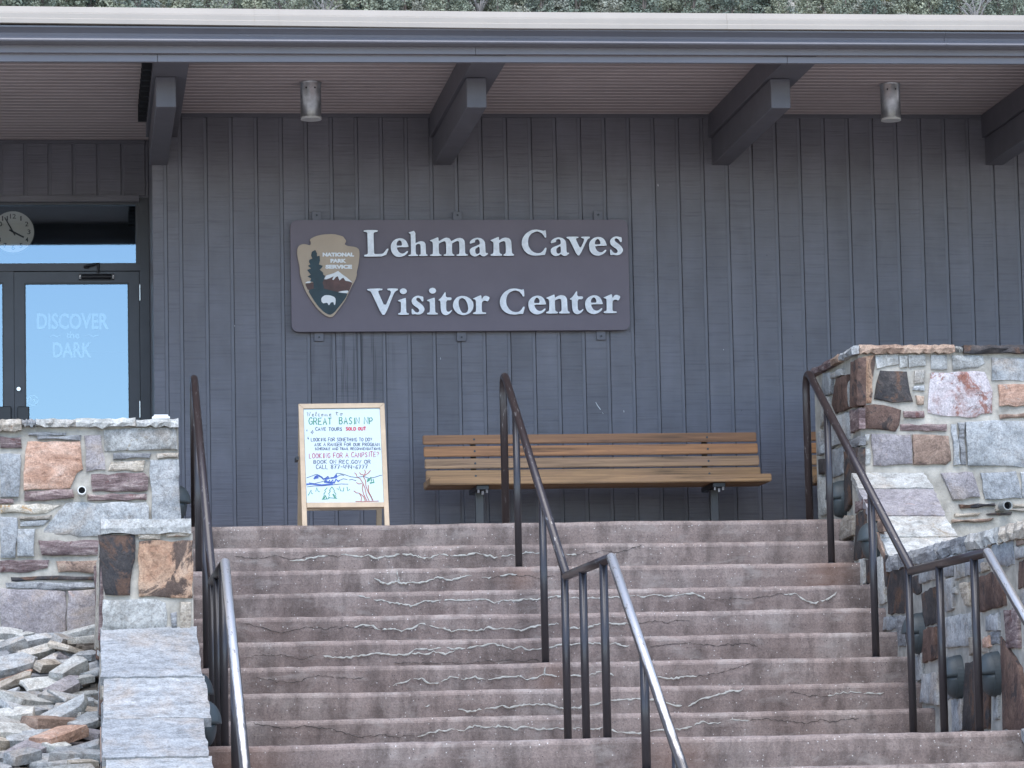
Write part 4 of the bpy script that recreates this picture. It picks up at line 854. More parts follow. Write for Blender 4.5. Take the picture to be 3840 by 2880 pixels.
# letters traced from the photograph (photo zoom coordinates)
GA = zz(1350, 840, .094937); GB = zz(1560, 840, .094937); GC = zz(1740, 840, .094937); GD = zz(1940, 840, .094937); GE = zz(2140, 840, .094937); GF = zz(1370, 1060, .094937); GG = zz(1570, 1060, .126582)
GLY = {
 'L': (GA, [[(150,305),(150,238),(712,235),(690,315),(600,320),(550,345),(535,400),(555,1150),(590,1185),(870,1180),(940,1140),(1060,975),(1140,970),(1010,1280),(180,1290),(160,1250),(175,1215),(270,1200),(305,1165),(310,1140),(293,370),(270,335),(210,312)]]),
 'e': (GA, [[(1210,920),(1225,800),(1290,690),(1400,600),(1560,555),(1700,575),(1800,640),(1860,730),(1915,870),(1910,915),(1450,915),(1475,1010),(1530,1100),(1600,1150),(1680,1170),(1760,1145),(1850,1070),(1890,1065),(1900,1110),(1840,1190),(1740,1260),(1580,1310),(1430,1285),(1310,1200),(1240,1080)],
            [(1440,855),(1450,760),(1490,680),(1550,640),(1610,665),(1650,730),(1665,855)]]),
 'h': (GA, [[(1915,335),(2185,250),(2195,770),(2212,745),(2312,695),(2422,675),(2532,700),(2582,770),(2597,870),(2602,1140),(2617,1190),(2677,1215),(2657,1265),(2332,1265),(2322,1225),(2382,1205),(2402,1165),(2397,880),(2377,810),(2332,785),(2262,795),(2212,830),(2200,850),(2205,1150),(2232,1200),(2297,1220),(2292,1265),(1910,1270),(1915,1225),(1990,1210),(2015,1165),(2005,420),(1985,385),(1930,365)]]),
 'm': (GB, [[(540,650),(845,525),(885,530),(895,685),(1000,620),(1120,555),(1230,535),(1330,570),(1390,680),(1440,650),(1600,570),(1730,545),(1850,575),(1915,660),(1935,780),(1940,1130),(1970,1185),(2055,1210),(2040,1255),(1600,1260),(1605,1210),(1680,1190),(1715,1150),(1705,760),(1690,690),(1640,670),(1560,690),(1440,755),(1420,800),(1430,1140),(1460,1190),(1520,1215),(1515,1258),(1090,1260),(1090,1210),(1160,1190),(1195,1150),(1185,760),(1160,690),(1100,680),(1000,720),(905,775),(895,850),(910,1150),(940,1190),(1010,1215),(1005,1262),(550,1265),(560,1215),(640,1190),(670,1140),(665,760),(640,710),(560,670)]]),
 'a': (GC, [[(220,740),(250,670),(330,600),(450,550),(560,540),(690,570),(790,650),(835,750),(850,1100),(870,1150),(920,1140),(960,1170),(920,1210),(830,1275),(740,1280),(670,1240),(630,1195),(540,1255),(420,1285),(310,1250),(240,1170),(220,1080),(235,1000),(310,930),(470,870),(620,800),(615,700),(590,630),(520,605),(450,630),(430,690),(440,720),(330,755),(240,785)],
            [(440,1030),(470,960),(615,880),(625,1140),(520,1190),(460,1150)]]),
 'n': (GC, [[(1040,640),(1345,510),(1380,520),(1385,645),(1510,560),(1640,530),(1770,555),(1850,640),(1875,760),(1890,1120),(1920,1175),(1980,1200),(1970,1258),(1550,1260),(1555,1200),(1630,1170),(1655,1110),(1645,770),(1620,690),(1550,675),(1395,735),(1385,800),(1400,1120),(1430,1170),(1510,1200),(1505,1260),(1050,1262),(1050,1195),(1130,1175),(1165,1120),(1165,760),(1140,705),(1060,665)]]),
 'C': (GD, [[(170,700),(220,530),(350,360),(550,240),(740,215),(900,235),(1040,270),(1090,245),(1125,255),(1150,530),(1085,545),(1040,450),(950,350),(800,295),(680,315),(540,390),(450,520),(415,700),(440,870),(530,1020),(650,1120),(790,1155),(920,1140),(1020,1060),(1100,930),(1165,945),(1095,1230),(1000,1225),(740,1255),(560,1235),(400,1170),(250,1030),(180,860)]]),
 'v': (GE, [[(-162,500),(310,495),(305,550),(230,565),(210,600),(230,660),(380,975),(520,680),(530,600),(500,570),(420,550),(415,500),(765,495),(755,560),(690,580),(640,650),(360,1240),(255,1240),(0,720),(-60,610),(-110,575),(-160,555)]]),
 's': (GE, [[(1550,720),(1560,640),(1620,560),(1720,500),(1830,485),(1930,510),(2015,525),(2025,710),(1960,720),(1920,650),(1870,590),(1800,565),(1745,590),(1735,650),(1770,700),(1900,790),(2000,880),(2060,980),(2065,1060),(2010,1160),(1920,1220),(1800,1240),(1680,1215),(1630,1230),(1560,1225),(1550,1010),(1600,1005),(1650,1080),(1710,1140),(1780,1155),(1850,1120),(1855,1050),(1800,980),(1690,910),(1590,830)]]),
 'V': (GF, [[(75,240),(680,225),(670,300),(560,305),(510,350),(530,420),(775,970),(1000,440),(1010,360),(970,310),(870,295),(865,228),(1295,228),(1280,300),(1200,330),(1130,420),(790,1265),(650,1270),(240,390),(190,330),(80,305)]]),
 'i': (GF, [[(1290,695),(1590,595),(1605,640),(1615,1150),(1650,1200),(1720,1210),(1715,1270),(1295,1270),(1300,1205),(1370,1190),(1405,1140),(1405,790),(1380,755),(1295,730)]]),
 '.': (GF, [[(1500+140*math.cos(t*math.pi/10), 338+117*math.sin(t*math.pi/10)) for t in range(20)]]),
 't': (GG, [[(585,510),(680,430),(770,285),(800,280),(805,435),(980,435),(965,520),(815,525),(815,780),(840,850),(880,865),(930,845),(970,805),(990,830),(930,910),(850,960),(780,965),(710,930),(670,860),(650,760),(645,535),(590,530)]]),
 'o': (GG, [[(1010,650),(1040,540),(1130,430),(1260,390),(1400,400),(1530,470),(1610,570),(1630,680),(1600,800),(1520,900),(1400,955),(1290,965),(1160,920),(1060,820),(1020,730)],[(1180,560),(1210,490),(1280,450),(1360,480),(1420,560),(1460,690),(1470,790),(1440,870),(1360,905),(1290,890),(1230,800),(1190,680)]]),
 'r': (GG, [[(1605,470),(1830,370),(1855,380),(1870,490),(1930,400),(2000,385),(2115,435),(2050,565),(1970,530),(1910,545),(1870,590),(1870,840),(1900,875),(2000,885),(1995,930),(1610,935),(1615,885),(1680,865),(1700,830),(1695,530),(1670,500),(1610,485)]]),
}
def smooth2(L):                            # one pass of corner cutting keeps the serifs soft
    out = []
    for i in range(len(L)):
        p, q = L[i], L[(i+1) % len(L)]; out += [(p[0]*.8+q[0]*.2, p[1]*.8+q[1]*.2), (p[0]*.2+q[0]*.8, p[1]*.2+q[1]*.8)]
    return out
YLT = YS-.030
for ch, dx, dy in [('L',0,0),('e',0,0),('h',0,0),('m',0,0),('a',0,0),('n',0,0),('C',0,0),('a',304,-1.4),('v',0,0),('e',743.5,-4.8),('s',0,0),
      ('V',0,0),('i',0,0),('.',0,0),('s',-744,222.4),('i',108.5,-1),('.',109.5,-2),('t',0,0),('o',0,0),('r',0,0),('C',-82,221),('e',515.8,215.3),('n',209,216),('t',493,-3.8),('e',728.6,214),('r',490,-3.8)]:
    zf, loops = GLY[ch]
    L = [smooth2([(zf(p)[0]+dx, -(zf(p)[1]+dy)) for p in lp]) for lp in loops]
    o = solid(L, lambda u, v: onY(u, -v, YLT), Vector((0, .026, 0))).build('letter', MAT['letter'], sg)
    o.data.materials.append(MAT['letter_side'])
    for p_ in o.data.polygons:
        if abs(p_.normal.y) < .5: p_.material_index = 1
# arrowhead emblem
ZE = zz(1060, 800, .27732)
def esolid(pts, Y, th, mat, name, parent, sm=True):
    L = [(ZE(p)[0], -ZE(p)[1]) for p in pts]
    if sm: L = smooth2(L)
    return solid([L], lambda u, v: onY(u, -v, Y), Vector((0, th, 0))).build(name, mat, parent)
arrow = [(365,350),(440,310),(540,285),(690,278),(815,310),(838,340),(862,375),(835,415),(870,440),(990,455),(1035,490),(1040,570),(1025,700),(1000,800),(1005,830),(985,900),(940,975),(890,1080),(850,1170),(780,1270),(720,1350),(680,1395),(630,1405),(560,1370),(470,1290),(400,1190),(330,1085),(290,1000),(265,930),(235,820),(230,720),(205,600),(195,540),(200,470),(230,430),(290,412),(370,435),(385,400)]
em = esolid(arrow, YS-.026, .028, MAT['tan'], 'emblem', sg)
EY = YS-.0275
esolid([(300,945),(380,940),(440,925),(520,900),(560,892),(650,870),(750,800),(850,880),(945,935),(915,1010),(885,1075),(700,1075),(500,1040),(345,1048)], EY, .001, MAT['emb_brown'], 'mountain', em)
esolid([(340,1040),(420,1015),(520,1005),(600,1030),(740,1062),(882,1078),(850,1150),(770,1252),(700,1340),(640,1378),(560,1338),(480,1258),(410,1160)], EY-.0012, .001, MAT['emb_green'], 'ground_band', em)
esolid([(395,520),(440,495),(465,540),(465,580),(500,575),(505,640),(490,690),(545,710),(520,745),(500,760),(545,800),(550,830),(575,845),(555,900),(540,935),(560,1010),(420,1010),(415,930),(370,920),(385,880),(335,855),(380,830),(330,765),(385,745),(340,710),(375,690),(355,660),(360,630),(400,610),(385,570)], EY-.0024, .001, MAT['emb_green'], 'tree_shape', em, False)
esolid([(560,890),(590,840),(640,825),(690,810),(750,778),(800,820),(870,870),(945,935),(900,920),(850,912),(820,870),(800,880),(770,908),(745,850),(720,860),(690,900),(670,895),(690,850),(640,875),(590,892)], EY-.0024, .001, MAT['white'], 'snow_cap', em, False)
esolid([(300,945),(330,922),(380,918),(376,942)], EY-.0026, .001, MAT['white'], 'snow_patch', em)
esolid([(745,1065),(800,1050),(893,1042),(877,1080),(800,1075)], EY-.0026, .001, MAT['white'], 'lake_shape', em)
esolid([(520,1150),(545,1122),(575,1105),(640,1108),(700,1130),(718,1160),(712,1235),(695,1240),(688,1200),(650,1205),(632,1240),(618,1240),(605,1208),(570,1212),(550,1218),(525,1195)], EY-.0026, .001, MAT['white'], 'bison_shape', em)
for s, x0, x1, y0, y1 in (('NATIONAL', 540, 965, 530, 585), ('PARK', 645, 860, 615, 668), ('SERVICE', 578, 938, 695, 750)):
    v, f = text_fit(s, lambda x, y: onY(*ZE((x, y)), EY-.002), x0, x1, y0, y1, .07); MB().add(v, f).build('lettering', MAT['white'], em)

# ------------------------------------------------------------------ benches
def bench_parts(label, loc, group):
    t = thing('bench', label, 'bench', loc, group, local=True); W = onY(2838, 1650, -.5).x-onY(1587, 1650, -.5).x
    zp = lambda r: onY(2220, 1380+r*.72333, -.5).z
    zs = [(zp(388), zp(341), 'slat_a'), (zp(453), zp(400), 'slat_b'), (zp(516), zp(465), 'slat_c'), (zp(588), zp(526), 'slat_d')]
    for i, (z0, z1, mt) in enumerate(zs):
        y = -.50-.02*i
        o = MB().box(.0+.004*i, W+.004*i, y, y+.038, z0, z1).build('back_slat', MAT[mt], t, bevel=.006, segs=2)
        m = MB()
        for x in (.372, .372+(W-.355*2)-.03): m.tube([(x, y-.004, (z0+z1)/2), (x, y+.01, (z0+z1)/2)], .008, 10)
        m.build('bolt', MAT['lamp'], o)
    sx0 = onY(1612, 1800, -1.045).x-loc[0]; sx1 = onY(2894, 1800, -1.045).x-loc[0]; sz1 = onY(2220, 1380+557*.72333, -1.045).z; sz0 = onY(2220, 1380+597*.72333, -1.045).z
    for i, (y0, y1, mt) in enumerate(((-1.045, -.86, 'slat_d'), (-.85, -.70, 'slat_c'), (-.69, -.57, 'slat_c'))):
        MB().box(sx0, sx1, y0, y1, sz0, sz1).build('seat_plank', MAT[mt], t, bevel=.006, segs=2)
    for x in (onY(1798, 1900, -.77).x-loc[0], onY(2678, 1900, -.77).x-loc[0]):
        p = MB().box(x-.030, x+.030, -.80, -.74, -.01, sz0-.034).build('leg', MAT['post'], t, bevel=.004)
        MB().box(x-.045, x+.045, -1.0, -.50, sz0-.034, sz0-.002).build('seat_bracket', MAT['black'], p, bevel=.003)
        MB().box(x-.02, x+.02, -.435, -.415, sz0-.03, .72).build('back_bracket', MAT['black'], p, bevel=.003)
        m = MB()
        for dx, dz in ((-.03, sz0-.04), (.03, sz0-.04), (0, sz0-.052)): m.tube([(x+dx, -.99, dz+.01), (x+dx, -.985, dz-.015)], .009, 8)
        m.build('bolt', MAT['can'], p)
    return t
xb = onY(1587, 1690, -.50).x
bench = bench_parts('long slatted wooden bench under the sign, wholly in view', (xb, 0, 0), 'slatted benches along the siding wall')
xb2 = onY(3018, 1690, -.50).x
b2 = copy_thing(bench, (xb2, 0, 0), label='second slatted wooden bench mostly hidden behind the right stone parapet')

# ------------------------------------------------------------------ sandwich board
ab = thing('sandwich_board', 'pine framed whiteboard easel with a handwritten welcome notice on the top landing', 'sign board', (1.8, -2.2, 0))
ZA = zz(1080, 1480, .30145)
Yb, Yt = -2.28, -2.02                       # foot and head of the leaning frame
zt_ = onY(*ZA((660, 110)), Yt).z
pn = Vector((0, -zt_, (Yt-Yb))).normalized()    # panel normal (towards viewer, tipped up)
if pn.y > 0: pn = -pn
pp = Vector((0, Yb, 0))
AB = lambda x, y: onP(*ZA((x, y)), pp, pn)
def abar(name, quad, th, mat, parent, lift=0):
    P = [AB(*q)+pn*lift for q in quad]; v = P+[p-pn*th for p in P]
    return MB().add(v, [(0,1,2,3),(7,6,5,4),(0,4,5,1),(1,5,6,2),(2,6,7,3),(3,7,4,0)]).build(name, mat, parent, bevel=.002)
abar('leg', [(130,115),(192,170),(240,1640),(178,1640)], .03, MAT['pine'], ab)
abar('leg', [(1142,160),(1200,103),(1265,1640),(1205,1640)], .03, MAT['pine'], ab)
abar('top_rail', [(130,114),(1200,102),(1141,162),(193,172)], .03, MAT['pine'], ab, .0015)
abar('bottom_rail', [(234,1340),(1192,1336),(1196,1396),(236,1404)], .03, MAT['pine'], ab)
wb = abar('writing_surface', [(190,170),(1145,160),(1196,1340),(232,1344)], .012, MAT['board'], ab, -.009)
# rear frame leaning back
yrb = Yb+.62
top = Vector((0, Yt+.035, zt_-.01)); bot = Vector((0, yrb, 0)); rn = (bot-top).cross(Vector((1,0,0))).normalized()
xl = AB(130, 115).x+.004; xr = AB(1200, 103).x-.004
for x in (xl, xr-.036):
    v = []
    for q in (top, bot):
        for dx in (0, .036): v += [(x+dx, q.y, q.z), (x+dx, q.y+.026, q.z)]
    MB().add(v, [(0,1,3,2),(4,6,7,5),(0,2,6,4),(1,5,7,3),(0,4,5,1),(2,3,7,6)]).build('rear_leg', MAT['pine'], ab)
q = top.lerp(bot, .80); MB().box(xl+.036, xr-.036, q.y, q.y+.022, q.z-.02, q.z+.04).build('rear_rail', MAT['pine'], ab)
q = AB(125, 790); MB().box(q.x-.012, q.x+.006, q.y, q.y+.20, q.z-.012, q.z+.012).build('stay', MAT['black'], ab)
# handwriting: single-stroke marker alphabet
SF = {'A':[[(0,0),(2,6),(4,0)],[(.9,2.2),(3.2,2.2)]],'B':[[(0,0),(0,6),(2.4,6),(3.3,4.8),(2.4,3.2),(0,3.1)],[(2.4,3.2),(3.8,1.7),(2.6,0),(0,0)]],'C':[[(3.8,5),(2.5,6),(1,5.3),(.2,3),(1,.6),(2.5,0),(3.8,1)]],
 'D':[[(0,0),(0,6),(2,5.9),(3.8,4.2),(3.8,1.8),(2,0),(0,0)]],'E':[[(3.6,6),(0,6),(0,0),(3.6,0)],[(0,3.1),(3,3.1)]],'F':[[(3.6,6),(0,6),(0,0)],[(0,3.1),(3,3.1)]],'G':[[(3.8,5),(2.5,6),(1,5.3),(.2,3),(1,.5),(2.5,0),(3.9,1),(3.9,2.6),(2.3,2.6)]],
 'H':[[(0,0),(0,6)],[(3.8,0),(3.8,6)],[(0,3),(3.8,3)]],'I':[[(1.5,0),(1.5,6)]],'K':[[(0,0),(0,6)],[(3.5,6),(0,2.8),(3.7,0)]],'L':[[(0,6),(0,0),(3.4,0)]],'M':[[(0,0),(.5,6),(2.1,1.8),(3.8,6),(4.3,0)]],'N':[[(0,0),(0,6),(3.8,0),(3.8,6)]],
 'O':[[(2,6),(.5,5),(0,3),(.5,1),(2,0),(3.5,1),(4,3),(3.5,5),(2,6)]],'P':[[(0,0),(0,6),(2.5,6),(3.7,4.6),(2.5,3),(0,2.9)]],'R':[[(0,0),(0,6),(2.5,6),(3.6,4.6),(2.4,3.1),(0,3)],[(1.8,3),(3.8,0)]],'S':[[(3.6,5.2),(2,6),(.4,4.8),(1.2,3.4),(3,2.6),(3.6,1.2),(2,0),(.2,.8)]],
 'T':[[(0,6),(4,6)],[(2,6),(2,0)]],'U':[[(0,6),(.2,1.5),(1.9,0),(3.6,1.5),(3.8,6)]],'V':[[(0,6),(2,0),(4,6)]],'W':[[(0,6),(1.1,0),(2.2,4),(3.3,0),(4.4,6)]],'Y':[[(0,6),(2,3),(4,6)],[(2,3),(2,0)]],
 '8':[[(2,3.2),(.4,4.6),(2,6),(3.6,4.6),(2,3.2),(.2,1.5),(2,0),(3.8,1.5),(2,3.2)]],'7':[[(0,6),(3.8,6),(1.2,0)],[(1.2,3),(3.2,3)]],'4':[[(.4,6),(.2,2.6),(3.6,2.6)],[(3.2,6),(3,0)]],'6':[[(3.2,6),(.8,3.8),(.2,1.4),(1.8,0),(3.5,1.3),(2.4,3),(.4,2)]],
 '-':[[(.4,3),(3.2,3)]],'.':[[(1.2,.2),(1.7,.5),(1.7,0),(1.2,.2)]],'?':[[(0,4.8),(1.8,6),(3.4,4.6),(1.8,2.8),(1.8,1.8)],[(1.8,.3),(1.9,0)]],
 'w':[[(0,6.2),(.6,5.6),(1.0,0),(2.4,5),(3,0),(4.6,6),(4.9,5.6)]],'e':[[(0,1.6),(2.2,2),(2.2,3.2),(1,3.4),(.2,1.8),(1,0),(2.8,.5)]],'l':[[(0,1),(1.6,4.6),(1.3,6.4),(.6,5),(.8,.5),(1.8,.4)]],'c':[[(2.2,2.8),(1,3.2),(.1,1.6),(1,0),(2.8,.5)]],
 'o':[[(1.4,3.2),(.2,2),(.8,0),(2.2,.6),(2.3,2.6),(1.4,3.2),(2.9,2.7)]],'m':[[(0,0),(.3,3),(.5,.3),(1.4,3.1),(1.9,.2),(2.9,3.1),(3.5,.2),(4.1,.4)]],'t':[[(1,6),(.8,.5),(1.8,.1)],[(-.3,4),(2.3,4.3)]]}
def write(s, x0, x1, y0, y1, mat, wdt=.0052, adv=None, parent=None, slope=0):
    m = MB(); pos = 0; rr = random.Random(len(s)*13+int(x0)); pl = []
    for ch in s:
        if ch == ' ': pos += 3.6; continue
        g_ = SF[ch]; w_ = max([p[0] for st in g_ for p in st]+[1.2 if ch in 'I.' else 0])
        dy = rr.uniform(-.25, .25); sc = rr.uniform(.93, 1.07)
        for st in g_: pl.append([(pos+p[0]*sc+rr.uniform(-.1, .1), p[1]*sc+dy+rr.uniform(-.12, .12)) for p in st])
        pos += w_+1.5
    k = (x1-x0)/max(1, pos-1.5)
    for st in pl: ribbon(m, [AB(x0+p[0]*k, y1-(y1-y0)*p[1]/6+slope*p[0]*k)-pn*.0085 for p in st], pn, wdt*.78, .0012, 0)
    return m.build('handwriting', MAT[mat], wb)
write('welcome', 235, 540, 208, 262, 'ink_black', .0042); write('to', 595, 682, 205, 250, 'ink_black', .0042)
write('GREAT', 258, 545, 282, 365, 'ink_green', .0085); write('BASIN', 640, 888, 275, 360, 'ink_green', .0085); write('NP', 950, 1055, 278, 362, 'ink_green', .0085)
write('CAVE TOURS', 342, 672, 402, 442, 'ink_navy', .006); write('SOLD OUT', 722, 968, 398, 438, 'ink_red', .0095)
write('LOOKING FOR SOMETHING TO DO?', 288, 1045, 532, 574, 'ink_navy', .0052); write('ASK A RANGER FOR OUR PROGRAM', 332, 1138, 594, 634, 'ink_navy', .0052); write('SCHEDULE AND TRAIL RECOMMENDATIONS', 335, 1150, 652, 682, 'ink_navy', .005)
write('LOOKING FOR A CAMPSITE?', 265, 1132, 728, 788, 'ink_violet', .0058, slope=-.025); write('BOOK ON REC.GOV OR', 320, 1025, 808, 852, 'ink_navy', .0058); write('CALL 877-444-6777', 348, 990, 868, 918, 'ink_navy', .0058)
def draw(lines, mat, wdt=.0045, name='marker_drawing'):
    m = MB()
    for st in lines: ribbon(m, [AB(*p)-pn*.0085 for p in st], pn, wdt, .001, 0)
    return m.build(name, MAT[mat], wb)
draw([[(232,438),(240,450)],[(240,428),(232,445)],[(285,462),(302,450),(305,435),(310,452),(320,462),(306,468),(302,488),(298,470),(285,462)],[(242,535),(262,540)],[(250,518),(252,552)]], 'ink_navy', .004)
draw([[(232,1030),(300,1005),(350,985),(370,990),(440,1045),(500,1010),(520,1035),(570,1020),(610,972),(650,975),(710,990),(780,1015),(850,1025),(940,1010),(1010,1035),(1080,1022),(1150,998),(1170,997)],[(240,1142),(320,1130),(420,1130),(560,1115),(660,1105),(750,1108)],[(620,1010),(660,990),(700,1000)],[(640,1060),(690,1040),(740,1050)],[(760,1055),(800,1050),(850,1065)],[(260,1090),(330,1100),(420,1078),(470,1060)]], 'ink_navy', .0042)
draw([[(230,1110),(300,1105),(360,1112),(420,1120),(490,1112),(560,1108)],[(325,1045),(345,1010),(372,992),(372,1030),(340,1042),(365,1000)],[(380,1000),(420,1022),(440,1045),(470,1040),(500,1012),(512,1035),(460,1048)],[(530,1032),(575,1028),(605,985),(610,1010),(590,1030)],[(455,1085),(480,1065),(500,1085),(520,1060),(530,1090),(560,1055),(575,1095),(600,1045),(625,1075),(640,1060)],[(450,1080),(520,1088),(580,1090)]], 'ink_blue', .0115)
draw([[(250,1250),(290,1180),(295,1225),(312,1228)],[(345,1200),(360,1150),(372,1190),(395,1205)],[(545,1140),(515,1190),(530,1190),(505,1230),(520,1240),(500,1275),(612,1285),(585,1240),(600,1235),(570,1195),(582,1190),(548,1142)],[(490,1150),(455,1190),(470,1195),(445,1235),(455,1240),(425,1300),(500,1290),(520,1270)],[(610,1160),(630,1180),(640,1135),(655,1190),(690,1195),(695,1150)],[(735,1140),(745,1195),(770,1170)]], 'ink_green', .005)
draw([[(440,1295),(470,1250),(480,1290)],[(560,1230),(590,1280)],[(1000,1040),(990,1080),(1010,1060),(1030,1020),(1040,1075),(1060,1045),(1070,1085),(1020,1095)]], 'ink_green', .010)
draw([[(828,965),(850,985),(862,1020),(900,1040),(935,1100),(925,1160),(940,1230),(985,1320)],[(890,960),(905,985),(935,990),(950,1020)],[(955,928),(965,960),(940,1020),(965,1060),(970,1130),(1000,1210),(1060,1310)],[(1028,935),(1000,970),(955,1000)],[(850,1085),(880,1105),(920,1100)],[(1000,1120),(1005,1200),(1040,1270),(1050,1310)],[(820,1190),(850,1215),(890,1220),(940,1260),(965,1320)],[(890,1225),(915,1270),(910,1320)],[(840,1322),(930,1325),(1010,1322),(1130,1318)],[(935,1100),(960,1160),(975,1240),(1010,1315)]], 'ink_brown', .0062)

# ------------------------------------------------------------------ handrails
def arc_path(pts, r, n=7):
    pts = [Vector(p) for p in pts]; out = [pts[0]]
    for a, b, c in zip(pts, pts[1:], pts[2:]):
        u = (a-b).normalized(); w_ = (c-b).normalized(); t = min(r, (a-b).length*.45, (c-b).length*.45)
        p, q = b+u*t, b+w_*t
        for i in range(n+1):
            s_ = i/n; out.append(p*(1-s_)**2+b*2*s_*(1-s_)+q*s_**2)
    return out+[pts[-1]]
RR = .0262
RZ = -.507; YT = -2.27; YF = -5.19; YN = -6.98
slope = R_/T_
def handrail(X, label, yfar=YF):
    t = thing('handrail', label, 'handrail', (X, -5.0, -1.485), 'steel handrails of the staircase')
    zt2 = RZ+slope*(YT-yfar)                      # rail height above the top post
    top = MB().tube(arc_path([(X, YT, -.01), (X, YT, zt2), (X, yfar, RZ)], .20, 11), RR, 16).build('rail', MAT['rail'], t, smooth=True)
    yb = YN-6*T_-.6; zb_ = RZ-slope*(YN-yb)
    MB().tube(arc_path([(X, yfar+.02, RZ), (X, YN, RZ)], .05), RR*.995, 16).build('rail', MAT['rail'], t, smooth=True)
    MB().tube([(X, YN, RZ)]+arc_path([(X, YN-.002, RZ), (X, yb, zb_)], .05), RR*1.005, 16).build('rail', MAT['rail_worn'], t, smooth=True)
    for y, zg in ((Y0-.308-.19, -2*R_), (Y0-1.54-.19, -6*R_), (-5.10, -9*R_), (-5.87, -9*R_), (-6.68, -9*R_), (YL-.18, -10*R_), (YL-1.1, -13*R_), (YL-2.0, -16*R_)):
        zr = RZ+slope*(y-yfar) if y > yfar else (RZ if y > YN else RZ-slope*(YN-y))
        m = MB().tube([(X, y, zg-.01), (X, y, zr)], .0235, 14); o = m.build('post', MAT['post'], t, smooth=True)
        MB().tube([(X, y, zg-.005), (X, y, zg+.006)], .031, 14).build('post_foot', MAT['post'], o)
    # seam collars where the pipes were welded
    return t
handrail(.785, 'left steel handrail beside the stepped stone wall, seen nearly end on')
handrail(2.871, 'middle steel handrail with worn bright lower run, dividing the staircase in two')
handrail(4.955, 'right steel handrail in front of the right stone stair wall')

# ------------------------------------------------------------------ step lights on the cheek walls
def step_light(label, p, facing):
    """oval back plate with a hooded upper half; built facing -X"""
    t = thing('step_light', label, 'wall light', p, 'half-hooded oval lights on the stair walls', local=True)
    rz, ry = .125, .098
    m = MB(); n = 36
    v = [(-.012, ry*math.cos(2*math.pi*k/n), rz*math.sin(2*math.pi*k/n)) for k in range(n)]+[(.03, ry*1.04*math.cos(2*math.pi*k/n), rz*1.04*math.sin(2*math.pi*k/n)) for k in range(n)]
    f = [tuple(range(n))]+[(k, k+n, (k+1) % n+n, (k+1) % n) for k in range(n)]
    m.add(v, f).build('back_plate', MAT['lamp'], t, smooth=False)
    m = MB(); v = []; f = []; nu, nv = 18, 8              # quarter-ellipsoid hood over the upper half
    for j in range(nv+1):
        ph = math.pi/2*j/nv
        for i in range(nu+1):
            th = math.pi*i/nu
            v.append((-.012-.088*math.sin(ph), ry*.98*math.cos(th)*math.cos(ph), rz*.98*math.sin(th)*math.cos(ph)))
    W = nu+1
    for j in range(nv):
        for i in range(nu): a = j*W+i; f.append((a, a+1, a+W+1, a+W))
    base = [j*W for j in range(nv+1)]+[j*W+nu for j in range(nv, -1, -1)]
    f.append(tuple(base)); m.add(v, f).build('hood', MAT['lamp'], t, smooth=True)
    m = MB(); v = []; f = []                             # shallow bowl below the cut-off
    for j in range(nv+1):
        ph = math.pi/2*j/nv
        for i in range(nu+1):
            th = -math.pi*i/nu
            v.append((-.012-.062*math.sin(ph), ry*.93*math.cos(th)*math.cos(ph), rz*.97*math.sin(th)*math.cos(ph)-.001))
    for j in range(nv):
        for i in range(nu): a = j*W+i; f.append((a, a+1, a+W+1, a+W))
    f.append(tuple(base)); m.add(v, f).build('lower_bowl', MAT['lamp'], t, smooth=True)
    m = MB(); v = [(-.016, .72*ry*math.cos(math.pi+math.pi*k/18), .80*rz*math.sin(math.pi+math.pi*k/18)-.008) for k in range(19)]
    m.add(v, [tuple(range(19))]).build('lens', MAT['frame'], t)
    if facing > 0: t.rotation_euler = (0, 0, math.pi)
    return t
LR = [('oval step light under the tall right parapet, level with the terrace', 3000+303*.4822, 1260+1270*.4822), ('oval step light on the right stair wall beside the third step', 3268, 2030),
      ('oval step light on the right stair wall between two dark stones, half behind a post', 3437, 2376), ('oval step light low on the right stair wall, left of the last pair', 3000+1070*.54264, 1980+1030*.54264), ('oval step light low on the right stair wall, nearest the frame edge', 3000+1328*.54264, 1980+1010*.54264)]
for i, (lb, x, y) in enumerate(LR):
    X_ = XRW if i == 0 else XRC
    p = onX(x+8, y, X_-.02); step_light(lb, (X_-.028, p.y, p.z), -1)
for lb, x, y, yy_ in (('oval step light on the right end of the left parapet, only its hood in view', 684, 1888, YW+.38), ('upper of two oval step lights beside the left flagstone coping', 748, 2606, YP+.62), ('lower of two oval step lights beside the left flagstone coping', 752, 2716, -7.62)):
    X_ = .675 if 'parapet' in lb else XL
    p = onX(x, y, X_); step_light(lb, (X_+(-.02 if 'parapet' in lb else .014), yy_, onY(x, y, yy_).z), 1)

